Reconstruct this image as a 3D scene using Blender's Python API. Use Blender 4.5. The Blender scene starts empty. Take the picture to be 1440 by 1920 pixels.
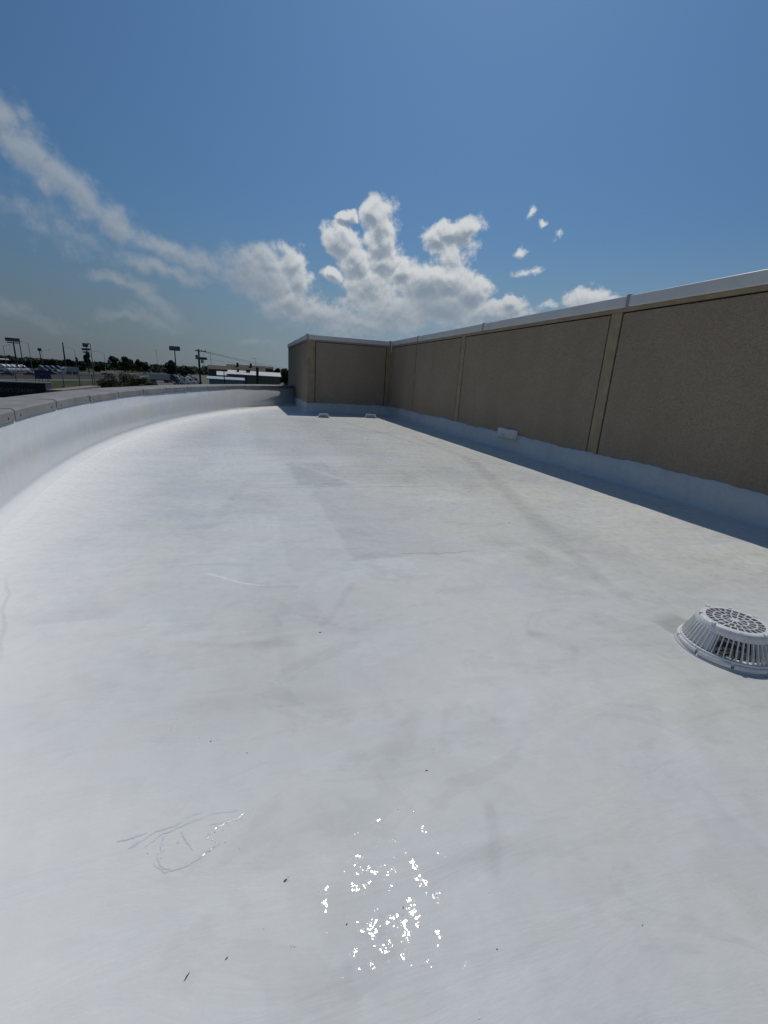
import bpy, bmesh, math, random
import numpy as np
from mathutils import Vector, Matrix
random.seed(7); rng = np.random.default_rng(7)
R = math.radians
C = bpy.data.collections.new('scene'); bpy.context.scene.collection.children.link(C)
sc = bpy.context.scene

# ------------------------------------------------------------------ camera
EYE = Vector((0, 0, 1.4)); GROUND = -6.0
CR = Vector((0.99825016, 0.01660633, 0.05675245))
CU = Vector((-0.05913215, 0.28034281, 0.95807688))
CF = Vector((0, 0.95975629, -0.28083422))
FOC = 845.56
cam = bpy.data.cameras.new('camera'); camo = bpy.data.objects.new('camera', cam); C.objects.link(camo)
m = Matrix.Identity(4)
for i in range(3):
    m[i][0], m[i][1], m[i][2], m[i][3] = CR[i], CU[i], -CF[i], EYE[i]
camo.matrix_world = m
cam.sensor_fit = 'HORIZONTAL'; cam.sensor_width = 36; cam.lens = FOC / 1440 * 36
cam.clip_start = 0.05; cam.clip_end = 20000
sc.camera = camo

# ------------------------------------------------------------------ light
SUN_AZ, SUN_EL = 9.2, 56.7           # degrees: azimuth clockwise from +Y, elevation
SKY_STRENGTH, SUN_STRENGTH, EXPOSURE = 0.085, 3.6, -0.90
sd = Vector((math.sin(R(SUN_AZ)) * math.cos(R(SUN_EL)), math.cos(R(SUN_AZ)) * math.cos(R(SUN_EL)), math.sin(R(SUN_EL))))
sl = bpy.data.lights.new('sun', 'SUN'); sl.energy = SUN_STRENGTH; sl.angle = R(0.53); sl.color = (1.0, 0.945, 0.84)
so = bpy.data.objects.new('sun', sl); C.objects.link(so)
so.rotation_euler = (-sd).to_track_quat('-Z', 'Y').to_euler(); so.location = sd * 60
vs = sc.view_settings; vs.view_transform = 'Standard'; vs.look = 'None'; vs.gamma = 1; vs.exposure = EXPOSURE
vs.use_curve_mapping = False
sc.cycles.max_bounces = 6; sc.cycles.diffuse_bounces = 2; sc.cycles.glossy_bounces = 3
sc.cycles.use_denoising = True; sc.cycles.sample_clamp_indirect = 6; sc.cycles.sample_clamp_direct = 0

# ------------------------------------------------------------------ node helper
class NT:
    def __init__(s, tree): s.t = tree; s.n = tree.nodes; s.l = tree.links
    def put(s, sock, v):
        if v is None: return
        if hasattr(v, 'is_output') or isinstance(v, bpy.types.NodeSocket): s.l.new(v, sock)
        else:
            if isinstance(v, (tuple, list)) and len(v) == 3 and sock.type == 'RGBA': v = (*v, 1)
            sock.default_value = v
    def node(s, kind, out=0, ins=None, **kw):
        n = s.n.new(kind)
        for k, v in kw.items(): setattr(n, k, v)
        for k, v in (ins or {}).items(): s.put(n.inputs[k], v)
        return n.outputs[out]
    def math(s, op, a, b=None, c=None, clamp=False):
        n = s.n.new('ShaderNodeMath'); n.operation = op; n.use_clamp = clamp
        for i, v in enumerate((a, b, c)):
            if v is not None: s.put(n.inputs[i], v)
        return n.outputs[0]
    def vec(s, op, a, b=None, out=0):
        n = s.n.new('ShaderNodeVectorMath'); n.operation = op
        s.put(n.inputs[0], a)
        if b is not None: s.put(n.inputs[1 if op != 'SCALE' else 3], b)
        return n.outputs[out]
    def mix(s, f, a, b, blend='MIX'):
        n = s.n.new('ShaderNodeMix'); n.data_type = 'RGBA'; n.blend_type = blend
        s.put(n.inputs[0], f); s.put(n.inputs[6], a); s.put(n.inputs[7], b); return n.outputs[2]
    def map(s, v, a, b, c=0, d=1, smooth=True):
        n = s.n.new('ShaderNodeMapRange'); n.interpolation_type = 'SMOOTHSTEP' if smooth else 'LINEAR'
        for i, x in enumerate((v, a, b, c, d)): s.put(n.inputs[i], x)
        return n.outputs[0]
    def noise(s, vec, scale, detail=4, rough=0.5, dist=0.0, out=0):
        return s.node('ShaderNodeTexNoise', out, {'Vector': vec, 'Scale': scale, 'Detail': detail, 'Roughness': rough, 'Distortion': dist})
    def voro(s, vec, scale, out=0, **kw):
        return s.node('ShaderNodeTexVoronoi', out, {'Vector': vec, 'Scale': scale}, **kw)
    def mapping(s, vec, loc=(0, 0, 0), rot=(0, 0, 0), scale=(1, 1, 1), kind='POINT'):
        return s.node('ShaderNodeMapping', 0, {'Vector': vec, 'Location': loc, 'Rotation': rot, 'Scale': scale}, vector_type=kind)

# ------------------------------------------------------------------ sky with cumulus clouds (in directions, not in the picture)
CLOUDS = [(-36.92, 19.06, 1.44, 1.98, -46.5, 1), (-35.75, 17.29, 2.2, 1.91, -47.6, 1), (-33.84, 15.9, 2.41, 1.8, -36.4, 1), (-31.56, 14.4, 2.63, 1.88, -37.0, 1), (-29.32, 12.93, 2.53, 1.64, -32.3, 0.95), (-33.56, 11.71, 4.75, 1.47, -23.9, 0.22), (-25.42, 11.67, 4.46, 1.11, -5.5, 0.75), (-21.39, 10.88, 4.18, 1.33, -10.5, 0.7), (-25.07, 9.66, 5.12, 1.04, -4.6, 0.7), (-15.35, 10.05, 4.83, 2.5, -11.5, 1), (-17.13, 11.29, 1.82, 1.54, 6.2, 1), (-14.75, 11.65, 2.22, 1.36, -12.6, 0.9), (-12.15, 11.91, 1.61, 1.6, -32.9, 0.85), (-11.15, 10.18, 1.2, 2.7, 9.3, 0.8), (-12.16, 7.66, 3.64, 1.67, 4.5, 0.8), (-8.81, 6.52, 4.35, 1.43, 3.9, 0.65), (-29.14, 7.65, 3.3, 0.73, -7.4, 0.65), (-27.02, 7.09, 2.33, 0.99, -32.1, 0.7), (-25.35, 5.85, 2.93, 1.13, -48.0, 0.7), (-28.95, 4.54, 3.84, 0.72, 9.0, 0.7), (-26.47, 4.59, 2.99, 1.0, -15.9, 0.6), (-38.51, 4.29, 1.92, 0.68, -7.3, 0.5), (-36.21, 3.64, 2.88, 0.71, -11.5, 0.35), (-16.07, 3.4, 1.7, 0.51, 13.7, 0.5), (-3.14, 17.17, 1.3, 1.53, 3.4, 1), (-2.2, 15.21, 1.79, 3.05, -1.0, 1), (-1.57, 12.72, 1.82, 2.39, -3.8, 1), (-6.59, 14.51, 2.16, 1.72, -22.0, 1), (-4.71, 12.52, 2.34, 1.86, -42.7, 1), (-5.78, 16.71, 1.18, 0.71, 4.2, 0.9), (-7.38, 11.02, 1.44, 0.76, -4.6, 0.8), (-3.39, 10.22, 3.0, 2.58, -23.8, 0.8), (0.64, 11.68, 1.71, 1.5, 2.6, 1), (3.34, 10.84, 3.76, 2.3, 2.0, 1), (6.35, 11.22, 3.32, 1.71, -7.3, 1), (8.57, 10.21, 2.29, 1.62, -7.5, 1), (5.4, 8.46, 5.49, 2.26, -2.6, 0.85), (-0.76, 7.6, 5.62, 2.6, -1.7, 0.7), (11.54, 7.94, 4.16, 1.44, -6.1, 0.75), (12.94, 8.52, 2.05, 0.99, -3.6, 0.85), (-3.19, 6.03, 7.54, 1.52, 3.0, 0.55), (5.84, 16.02, 2.94, 1.12, 12.6, 1), (4.16, 15.1, 1.66, 1.2, 1.6, 1), (7.3, 16.04, 1.39, 1.27, 0.6, 1), (6.08, 13.8, 2.25, 1.86, 1.2, 0.55), (14.08, 17.56, 0.66, 0.56, -1.5, 0.8), (15.35, 16.1, 0.44, 0.33, -1.4, 0.6), (17.37, 15.35, 0.43, 0.48, -1.7, 0.6), (13.29, 14.27, 0.95, 0.53, 17.9, 0.65), (14.31, 11.97, 1.54, 0.53, 7.2, 0.6), (20.65, 9.64, 2.31, 1.26, -0.5, 1), (17.76, 8.91, 1.5, 0.55, 10.0, 0.55), (23.03, 9.52, 1.53, 0.62, -0.8, 0.6)]
def make_world():
    w = bpy.data.worlds.new('World'); sc.world = w; w.use_nodes = True
    w.node_tree.nodes.clear(); k = NT(w.node_tree)
    sky = k.n.new('ShaderNodeTexSky'); sky.sky_type = 'NISHITA'; sky.sun_disc = False
    sky.sun_elevation = R(SUN_EL); sky.sun_rotation = R(SUN_AZ); sky.altitude = 150
    sky.air_density = 1.15; sky.dust_density = 0.6; sky.ozone_density = 1.8
    d = k.node('ShaderNodeTexCoord', 0)
    sep = k.n.new('ShaderNodeSeparateXYZ'); k.put(sep.inputs[0], d)
    az = k.math('MULTIPLY', k.math('ARCTAN2', sep.outputs[0], sep.outputs[1]), 57.29578)
    el = k.math('MULTIPLY', k.math('ARCSINE', sep.outputs[2]), 57.29578)
    p0 = k.node('ShaderNodeCombineXYZ', 0, {0: az, 1: el, 2: 0.0})
    # density of the clouds at a direction, as a node group used three times
    g = bpy.data.node_groups.new('cloud_density', 'ShaderNodeTree')
    g.interface.new_socket('P', in_out='INPUT', socket_type='NodeSocketVector')
    for nm in ('Density', 'Cover'): g.interface.new_socket(nm, in_out='OUTPUT', socket_type='NodeSocketFloat')
    q_ = NT(g); gi = q_.n.new('NodeGroupInput'); go = q_.n.new('NodeGroupOutput'); P = gi.outputs[0]
    def centred(scale, det, amp):
        return q_.vec('SCALE', q_.vec('SUBTRACT', q_.noise(P, scale, det, 0.55, 0, 1), (0.5, 0.5, 0.5)), amp)
    warp = q_.vec('MULTIPLY', q_.vec('ADD', P, q_.vec('ADD', centred(0.22, 2, 2.6), centred(0.8, 3, 1.3))), (1, 1, 0))
    cov = None
    for (a, e, ra, re, rot, s) in CLOUDS:
        wv = warp if cov is None else q_.vec('ADD', warp, q_.vec('SCALE', q_.node('ShaderNodeCombineXYZ', 0, {0: cov}), 1e-7))   # keeps the chain sequential
        if a > 13 and ra < 1.6: s *= 0.62                     # thin scraps
        q = q_.mapping(wv, (a, e, 0), (0, 0, R(rot)), (ra * (1.18 if a > -20 else 1.08), re * (1.18 if a > -20 else 1.02), 1), 'TEXTURE')
        v = q_.math('MULTIPLY', q_.math('SUBTRACT', 1.0, q_.vec('LENGTH', q, out=1)), s)
        cov = v if cov is None else q_.math('SMOOTH_MAX', cov, v, 0.15)
    pw = q_.vec('ADD', P, centred(1.1, 4, 1.1))
    puff = q_.math('SUBTRACT', 1.0, q_.node('ShaderNodeTexVoronoi', 0, {'Vector': pw, 'Scale': 0.55, 'Detail': 3.0, 'Roughness': 0.5, 'Lacunarity': 2.3}, feature='F1', normalize=True))
    n0 = q_.noise(P, 0.6, 8, 0.66)
    den = q_.math('ADD', cov, q_.math('ADD', q_.math('MULTIPLY', q_.math('SUBTRACT', puff, 0.63), 0.75), q_.math('MULTIPLY', q_.math('SUBTRACT', n0, 0.5), 0.85)))
    q_.l.new(den, go.inputs[0]); q_.l.new(cov, go.inputs[1])
    def density(vec):
        n = k.n.new('ShaderNodeGroup'); n.node_tree = g; k.put(n.inputs[0], vec); return n.outputs[0], n.outputs[1]
    d0, cov = density(p0); d1, c1 = density(k.vec('ADD', p0, (0.08, 0.55, 0)))
    crisp = k.map(az, -21, -9)
    alpha = k.map(d0, k.math('MULTIPLY_ADD', crisp, 0.12, -0.12), k.math('MULTIPLY_ADD', crisp, -0.38, 0.78))
    # shade by how much cloud lies between the point and the sun, and by the thickness looked through
    s1 = k.map(k.math('SUBTRACT', d1, k.math('MULTIPLY', d0, 0.80)), -0.28, 0.42, 1, 0)
    s2 = k.map(c1, 0.15, 0.85, 1, 0)
    lit = k.math('ADD', k.math('MULTIPLY_ADD', s1, 0.60, 0.08), k.math('MULTIPLY', s2, 0.38))
    core = k.mapping(p0, (4.6, 8.6, 0), (0, 0, -0.06), (5.5, 2.3, 1), 'TEXTURE')          # heavy grey base of the central mass
    core = k.map(k.math('ADD', k.vec('LENGTH', k.vec('MULTIPLY', core, (1, 1, 0)), out=1), k.math('MULTIPLY', k.math('SUBTRACT', d0, 0.6), -0.9)), 0.2, 1.1, 0.45, 1.0)
    lit = k.math('MULTIPLY', lit, core)
    lit = k.math('MULTIPLY', lit, k.map(el, 4.0, 12.0, 0.45, 1.0))
    lit = k.mix(k.math('MULTIPLY_ADD', crisp, 0.55, 0.45), k.node('ShaderNodeCombineXYZ', 0, {0: 0.42, 1: 0.42, 2: 0.42}), lit)
    lit = k.math('MULTIPLY', lit, k.math('MULTIPLY_ADD', crisp, 0.45, 0.55), clamp=True)
    skyc = k.mix(1.0, sky.outputs[0], (0.67, 1.0, 1.25), 'MULTIPLY')
    glow = k.math('POWER', k.math('MAXIMUM', k.vec('DOT_PRODUCT', d, tuple(sd), out=1), 0.0), 2.0)   # humid air scatters forward: brighter round the sun
    skyc = k.vec('SCALE', skyc, k.math('MULTIPLY_ADD', glow, 0.62, 0.62))
    hazec = k.mix(k.map(az, -40, 5), (2.6, 3.0, 3.6), (5.0, 6.2, 7.5))
    skyc = k.mix(k.math('MULTIPLY', k.map(el, -2, 17, 1, 0), 0.85), skyc, hazec)
    ccol = k.mix(lit, (4.3, 5.5, 7.0), (13.8, 14.2, 14.4))
    ccol = k.mix(k.math('MULTIPLY', k.map(el, 2, 13, 1, 0), 0.45), ccol, hazec)
    alpha = k.math('MULTIPLY', k.math('MULTIPLY', alpha, k.math('MULTIPLY_ADD', crisp, 0.2, 0.8)), k.map(el, 0.0, 9.0, 0.45, 0.97))
    ccol = k.mix(k.math('MULTIPLY', k.math('SUBTRACT', 1.0, crisp), 0.25), ccol, (4.6, 5.6, 6.6))
    col = k.mix(alpha, skyc, ccol)
    bg = k.n.new('ShaderNodeBackground'); k.put(bg.inputs[0], col); bg.inputs[1].default_value = SKY_STRENGTH
    o = k.n.new('ShaderNodeOutputWorld'); k.l.new(bg.outputs[0], o.inputs[0])
    w.cycles.sampling_method = 'NONE'
make_world()

# ------------------------------------------------------------------ materials
MATS = {}
def mat(name, col, rough=0.6, metal=0.0, var=0.0, vscale=3.0, bump=0.0, bscale=20.0, spec=0.5, coat=0.0):
    if name in MATS: return MATS[name]
    mm = bpy.data.materials.new(name); mm.use_nodes = True; mm.node_tree.nodes.clear(); k = NT(mm.node_tree)
    b = k.n.new('ShaderNodeBsdfPrincipled'); o = k.n.new('ShaderNodeOutputMaterial'); k.l.new(b.outputs[0], o.inputs[0])
    b.inputs['Roughness'].default_value = rough; b.inputs['Metallic'].default_value = metal
    b.inputs['Specular IOR Level'].default_value = spec; b.inputs['Coat Weight'].default_value = coat
    b.inputs['Coat Roughness'].default_value = 0.06
    tc = k.node('ShaderNodeTexCoord', 3)
    if var:
        n = k.noise(tc, vscale, 5, 0.6)
        f = k.map(n, 0.3, 0.7, 1 - var, 1 + var)
        k.put(b.inputs['Base Color'], k.vec('SCALE', k.node('ShaderNodeRGB', 0) if False else tuple(col), f))
    else: b.inputs['Base Color'].default_value = (*col, 1)
    if bump:
        h = k.noise(tc, bscale, 5, 0.6)
        k.put(b.inputs['Normal'], k.node('ShaderNodeBump', 0, {'Strength': 1.0, 'Distance': bump, 'Height': h}))
    MATS[name] = mm; return mm

def leaf_mat(name, c1, c2):
    mm = bpy.data.materials.new(name); mm.use_nodes = True; mm.node_tree.nodes.clear(); k = NT(mm.node_tree)
    b = k.n.new('ShaderNodeBsdfPrincipled'); o = k.n.new('ShaderNodeOutputMaterial'); k.l.new(b.outputs[0], o.inputs[0])
    b.inputs['Roughness'].default_value = 0.7; b.inputs['Specular IOR Level'].default_value = 0.2
    n = k.noise(k.node('ShaderNodeTexCoord', 3), 0.35, 4, 0.7)
    k.put(b.inputs['Base Color'], k.mix(k.map(n, 0.35, 0.65), c1, c2)); MATS[name] = mm; return mm

AZW = R(-18.234)
W = Vector((math.sin(AZW), math.cos(AZW), 0)); N = Vector((math.cos(AZW), -math.sin(AZW), 0))
def LN(l, n, z=0.0): return W * l + N * n + Vector((0, 0, z))

def coat_mat(name, warm=0.5, sparkle=True, rough=0.42, dirt=0.0, vertical=False):
    """white elastomeric roof coating: roller strokes, drying patches, soft gloss"""
    mm = bpy.data.materials.new(name); mm.use_nodes = True; mm.node_tree.nodes.clear(); k = NT(mm.node_tree)
    b = k.n.new('ShaderNodeBsdfPrincipled'); o = k.n.new('ShaderNodeOutputMaterial'); k.l.new(b.outputs[0], o.inputs[0])
    pos = k.node('ShaderNodeNewGeometry', 0)
    lp = k.mapping(pos, rot=(0, 0, AZW))                   # x = across the roof, y = along the wall
    big = k.noise(lp, 0.55, 5, 0.6, 0.9)
    stro = k.noise(k.mapping(lp, scale=(0.9, 3.2, 2.0)), 1.3, 5, 0.62, 0.7)
    fine = k.noise(lp, 9, 6, 0.7)
    cool, wrm = ((0.66, 0.70, 0.74), (0.71, 0.725, 0.725)) if vertical else ((0.675, 0.697, 0.71), (0.71, 0.712, 0.668))
    f = k.map(k.math('ADD', k.math('MULTIPLY', big, 0.72), k.math('MULTIPLY', stro, 0.28)), 0.40, 0.60)
    if not vertical:                                      # the right half got its last coat on another day: warmer
        sx = k.n.new('ShaderNodeSeparateXYZ'); k.put(sx.inputs[0], k.vec('ADD', lp, k.vec('SCALE', k.vec('SUBTRACT', k.noise(lp, 1.2, 5, 0.65, 0, 1), (0.5, 0.5, 0.5)), 1.4)))
        f = k.math('ADD', k.math('MULTIPLY', f, 0.55), k.map(k.math('MULTIPLY_ADD', sx.outputs[1], -0.12, sx.outputs[0]), 0.1, 1.6, 0.0, 0.45))
    col = k.mix(f, cool, wrm)
    # violet cast where the primer shows through
    viol = k.map(k.noise(k.mapping(lp, loc=(13, 5, 0)), 0.8, 5, 0.65, 1.2), 0.56, 0.72)
    col = k.mix(k.math('MULTIPLY', viol, 0.55), col, (0.71, 0.685, 0.73))
    # patches with a crisp roller edge
    s2 = k.n.new('ShaderNodeSeparateXYZ'); k.put(s2.inputs[0], k.vec('ADD', lp, k.vec('SCALE', k.vec('SUBTRACT', k.noise(lp, 2.5, 6, 0.7, 0, 1), (0.5, 0.5, 0.5)), 0.20 if vertical else 0.16)))
    def edge(v, at, soft): return k.map(v, at - soft, at + soft)
    X, Y = s2.outputs[0], s2.outputs[1]
    tone = 1.0
    if not vertical:
        def box(x0, x1, y0, y1, sx0, sx1, sy0, sy1):
            a = k.math('MULTIPLY', edge(X, x0, sx0), k.math('SUBTRACT', 1.0, edge(X, x1, sx1)))
            c = k.math('MULTIPLY', edge(Y, y0, sy0), k.math('SUBTRACT', 1.0, edge(Y, y1, sy1)))
            return k.math('MULTIPLY', a, c)
        patches = [(0.85, 1.9, 3.26, 5.6, .02, .6, .02, .9, -.055), (0.72, 1.42, 5.84, 7.5, .05, .12, .03, .15, -.08),
                   (1.9, 5.0, 5.7, 16, .35, .3, .7, .5, -.06), (0.3, 2.3, 8.2, 15.5, .12, .6, .05, .8, -.05), (1.45, 2.6, 5.9, 7.3, .08, .4, .05, .5, -.04),
                   (-1.25, -.72, 2.64, 2.82, .25, .06, .012, .10, -.09), (-.9, 0.2, 1.5, 2.2, .35, .3, .3, .35, -.035), (2.9, 3.4, 2.2, 7.5, .2, .3, .5, .5, -.04),
                   (0.1, 0.9, 2.2, 2.7, .15, .25, .05, .2, -.03), (2.3, 2.9, 0.4, 2.0, .3, .3, .3, .3, -.03), (-1.3, -.4, 9.0, 15, .2, .3, .5, .5, -.04),
                   (-.4, .33, 3.0, 4.6, .3, .02, .3, .02, .03), (-1.2, .6, 6.4, 9.0, .5, .05, .8, .2, .03), (.55, .95, 0.85, 0.93, .15, .1, .03, .02, -.04)]
        # (l0, n0, l1, n1, half width, tone): roller streaks, lapped seams, ponding smudges, stain and painted sump shade beside the drain
        strokes = [(13.1, 2.2, 11.5, 4.45, .09, -.06), (11.5, 4.4, 8.0, 4.3, .10, -.06), (8.3, 4.4, 5.0, 3.45, .13, -.08), (5.2, 3.5, 3.1, 2.8, .11, -.07), (3.2, 2.85, 2.2, 2.55, .07, -.07),
                   (15.2, 3.2, 9.4, 4.1, .05, -.07), (5.75, .1, 5.72, 2.8, .012, -.16), (5.72, 2.8, 5.45, 4.6, .012, -.07), (8.27, -.4, 8.1, 2.5, .012, -.14), (12.2, -.8, 12.0, 5, .02, -.12),
                   (3.2, -.28, 2.9, .14, .012, .10), (2.9, .1, 2.86, .35, .02, -.05), (3.34, 1.25, 3.27, 1.95, .010, -.12), (3.37, -1.5, 2.3, -1.13, .012, -.22), (2.85, .72, 2.3, .42, .03, -.04),
                   (1.92, 2.80, 1.86, 2.52, .11, -.12), (1.05, .80, .82, .68, .02, -.05), (3.7, 2.2, 2.5, 2.6, .16, -.045), (2.0, 1.6, 1.78, 1.8, .05, -.06), (1.55, .72, 1.3, .52, .05, -.035),
                   (7.4, .88, 5.9, 1.5, .07, .05), (10.5, .2, 10.3, 3.4, .05, .05), (9.4, .4, 9.3, 3.0, .04, .06), (7.0, 1.2, 6.9, 2.4, .035, .06), (6.5, 1.5, 6.45, 2.5, .03, .05), (6.2, .1, 4.2, -.3, .05, -.03),
                   (2.3, -.4, 2.15, .3, .03, -.045), (1.75, -.3, 1.7, .4, .06, -.03), (0.9, 1.6, 1.3, 1.9, .05, .03)]
        for (l0, n0, l1, n1, wd, amt) in strokes:
            ln = math.hypot(l1 - l0, n1 - n0)
            q = k.mapping(s2.inputs[0].links[0].from_socket, ((n0 + n1) / 2, (l0 + l1) / 2, 0), (0, 0, math.atan2(l1 - l0, n1 - n0)), (ln / 2, wd * 1.6, 1), 'TEXTURE')
            q = k.vec('ABSOLUTE', k.vec('MULTIPLY', q, (1, 1, 0))); qs = k.n.new('ShaderNodeSeparateXYZ'); k.put(qs.inputs[0], q)
            mk = k.math('MULTIPLY', k.map(qs.outputs[0], .8, 1.1, 1, 0), k.map(qs.outputs[1], .15, 1.0, 1, 0))
            tone = k.math('MULTIPLY_ADD', k.math('MULTIPLY', mk, k.map(stro, .35, .55, .45, 1.0)), amt * 2.0, tone)
        for (x0, x1, y0, y1, a, bb, cc, dd, amt) in patches:
            mk = k.math('MULTIPLY', box(x0, x1, y0, y1, a, bb, cc, dd), k.map(stro, 0.25, 0.6, 0.55, 1.0))
            tone = k.math('MULTIPLY_ADD', mk, amt * 2.2, tone)
    else:
        # run-down streaks and the ragged line of the last coat under the coping
        s3 = k.n.new('ShaderNodeSeparateXYZ'); k.put(s3.inputs[0], pos)
        rag = k.math('ADD', s3.outputs[2], k.math('MULTIPLY', k.math('SUBTRACT', k.noise(k.mapping(lp, scale=(1, 1, .3)), 1.1, 6, 0.68), 0.5), 0.55))
        tone = k.math('MULTIPLY_ADD', k.map(rag, 0.58, 0.68), -0.06, tone)
        st = k.noise(k.mapping(lp, scale=(1, 1, 0.12)), 6, 4, 0.6)
        tone = k.math('MULTIPLY', tone, k.map(st, 0.35, 0.65, 0.975, 1.01))
    tone = k.math('MULTIPLY', tone, k.map(fine, 0.3, 0.7, 0.965, 1.02))
    if not vertical:                                       # overlapping roller passes with half-crisp borders
        for loc, rz_, sc_, scale, lo_, amt in (((0, 0, 0), .3, (1, .7, 1), 0.9, .50, -.022), ((7, 3, 0), -.5, (1, 1.6, 1), 1.7, .55, -.028), ((2, 11, 0), 1.1, (.6, 1.7, 1), 1.2, .56, .022), ((5, 1, 0), .1, (.5, 2.2, 1), 2.6, .58, -.022), ((15, 4, 0), .8, (1, 1, 1), 4.5, .60, -.02)):
            m_ = k.map(k.noise(k.mapping(lp, loc=loc, rot=(0, 0, rz_), scale=sc_), scale, 6, 0.62, 0.8), lo_, lo_ + .045)
            tone = k.math('MULTIPLY_ADD', m_, amt * 1.9, tone)
    # thin spots
    spots = k.map(k.noise(k.mapping(lp, loc=(3, 9, 0)), 6.0, 6, 0.75, 0.6), 0.63, 0.74)
    tone = k.math('MULTIPLY', tone, k.math('MULTIPLY_ADD', k.math('MULTIPLY', spots, k.map(big, .45, .6)), -0.09, 1.0))
    rc = LN(8.0, 21.52)                                    # bright line and glow at the curved parapet's foot, painted as whiter coating
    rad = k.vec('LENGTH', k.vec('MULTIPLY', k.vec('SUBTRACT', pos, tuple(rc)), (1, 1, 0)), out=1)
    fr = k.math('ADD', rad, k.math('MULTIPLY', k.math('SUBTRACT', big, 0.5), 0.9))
    if vertical:
        zz = k.n.new('ShaderNodeSeparateXYZ'); k.put(zz.inputs[0], pos)
        foot_glow = k.map(k.math('ADD', zz.outputs[2], k.math('MULTIPLY', k.math('SUBTRACT', stro, 0.5), 0.04)), 0.03, 0.11, 1, 0)
    else: foot_glow = k.math('MULTIPLY', k.map(fr, 22.2, 23.7), 0.85)
    col = k.mix(foot_glow, col, (0.93, 0.935, 0.93)); tone = k.mix(foot_glow, tone, (1, 1, 1))
    k.put(b.inputs['Base Color'], k.vec('MULTIPLY', col, tone))
    k.put(b.inputs['Roughness'], k.map(stro, 0.3, 0.7, rough - 0.05, rough + 0.12))
    h = k.math('ADD', k.math('MULTIPLY', k.noise(lp, 2.2, 3, 0.5), 0.012), k.math('ADD', k.math('MULTIPLY', stro, 0.006), k.math('MULTIPLY', fine, 0.0010)))
    orange = k.noise(lp, 160, 3, 0.6)
    h2 = k.math('MULTIPLY_ADD', orange, 0.00018, h)
    k.put(b.inputs['Normal'], k.node('ShaderNodeBump', 0, {'Strength': 1.0, 'Distance': 1.0, 'Height': h2}))
    b.inputs['Specular IOR Level'].default_value = 0.45
    if sparkle:
        b.inputs['Specular IOR Level'].default_value = 0.22; b.inputs['Coat IOR'].default_value = 1.4
        k.put(b.inputs['Coat Weight'], k.map(k.noise(lp, 14, 3, 0.6), 0.46, 0.6, 0.0, 0.32))
        b.inputs['Coat Roughness'].default_value = 0.042
        cn = k.math('ADD', k.math('MULTIPLY', k.noise(lp, 19, 1, 0.4), 0.0034), k.math('MULTIPLY', k.noise(lp, 70, 1, 0.5), 0.0005))
        k.put(b.inputs['Coat Normal'], k.node('ShaderNodeBump', 0, {'Strength': 1.0, 'Distance': 1.0, 'Height': cn}))
    if vertical:
        b.inputs['Coat Weight'].default_value = 0.7; b.inputs['Coat Roughness'].default_value = 0.22
    MATS[name] = mm; return mm

def aggregate_mat():
    mm = bpy.data.materials.new('aggregate_panel'); mm.use_nodes = True; mm.node_tree.nodes.clear(); k = NT(mm.node_tree)
    b = k.n.new('ShaderNodeBsdfPrincipled'); o = k.n.new('ShaderNodeOutputMaterial'); k.l.new(b.outputs[0], o.inputs[0])
    pos = k.node('ShaderNodeNewGeometry', 0)
    cell = k.voro(k.vec('ADD', pos, k.vec('SCALE', k.noise(pos, 40, 2, .5, 0, 1), 0.02)), 85, 1)
    dist = k.voro(pos, 62, 0)
    hsv = k.node('ShaderNodeSeparateColor', 0, {'Color': cell})
    stain = k.noise(k.mapping(pos, scale=(1, 1, .5)), 1.1, 5, .65, .5)
    c = k.mix(hsv, (0.385, 0.292, 0.205), (0.52, 0.405, 0.295))
    c = k.mix(k.map(stain, .35, .65, 0, .5), c, (0.38, 0.29, 0.205))
    run = k.noise(k.mapping(pos, scale=(3, 3, .12)), 2.2, 5, .65)                      # rain streaks down the face
    c = k.mix(k.math('MULTIPLY', k.map(run, .58, .78), .22), c, (0.24, 0.185, 0.135))
    pits = k.map(k.voro(pos, 19, 0), 0.0, 0.16, 1, 0)
    pits = k.math('MULTIPLY', pits, k.map(k.noise(pos, 5, 3, .6), .5, .62))
    c = k.mix(pits, c, (0.05, 0.042, 0.035))
    pebb = k.map(k.voro(k.mapping(pos, loc=(3.3, 1.2, 4.4)), 24, 0), 0.0, 0.13, 1, 0)
    pebb = k.math('MULTIPLY', pebb, k.map(k.noise(pos, 7, 2, .6), .5, .6))
    c = k.mix(pebb, c, (0.42, 0.38, 0.33))
    k.put(b.inputs['Base Color'], c); b.inputs['Roughness'].default_value = 0.85; b.inputs['Specular IOR Level'].default_value = .2
    h = k.math('ADD', k.math('MULTIPLY', dist, -0.006), k.math('ADD', k.math('MULTIPLY', pits, -0.012), k.math('ADD', k.math('MULTIPLY', pebb, 0.006), k.math('MULTIPLY', k.noise(pos, 12, 6, .75), 0.045))))
    k.put(b.inputs['Normal'], k.node('ShaderNodeBump', 0, {'Strength': 1.0, 'Distance': 1.0, 'Height': h}))
    MATS['aggregate_panel'] = mm; return mm

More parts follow.
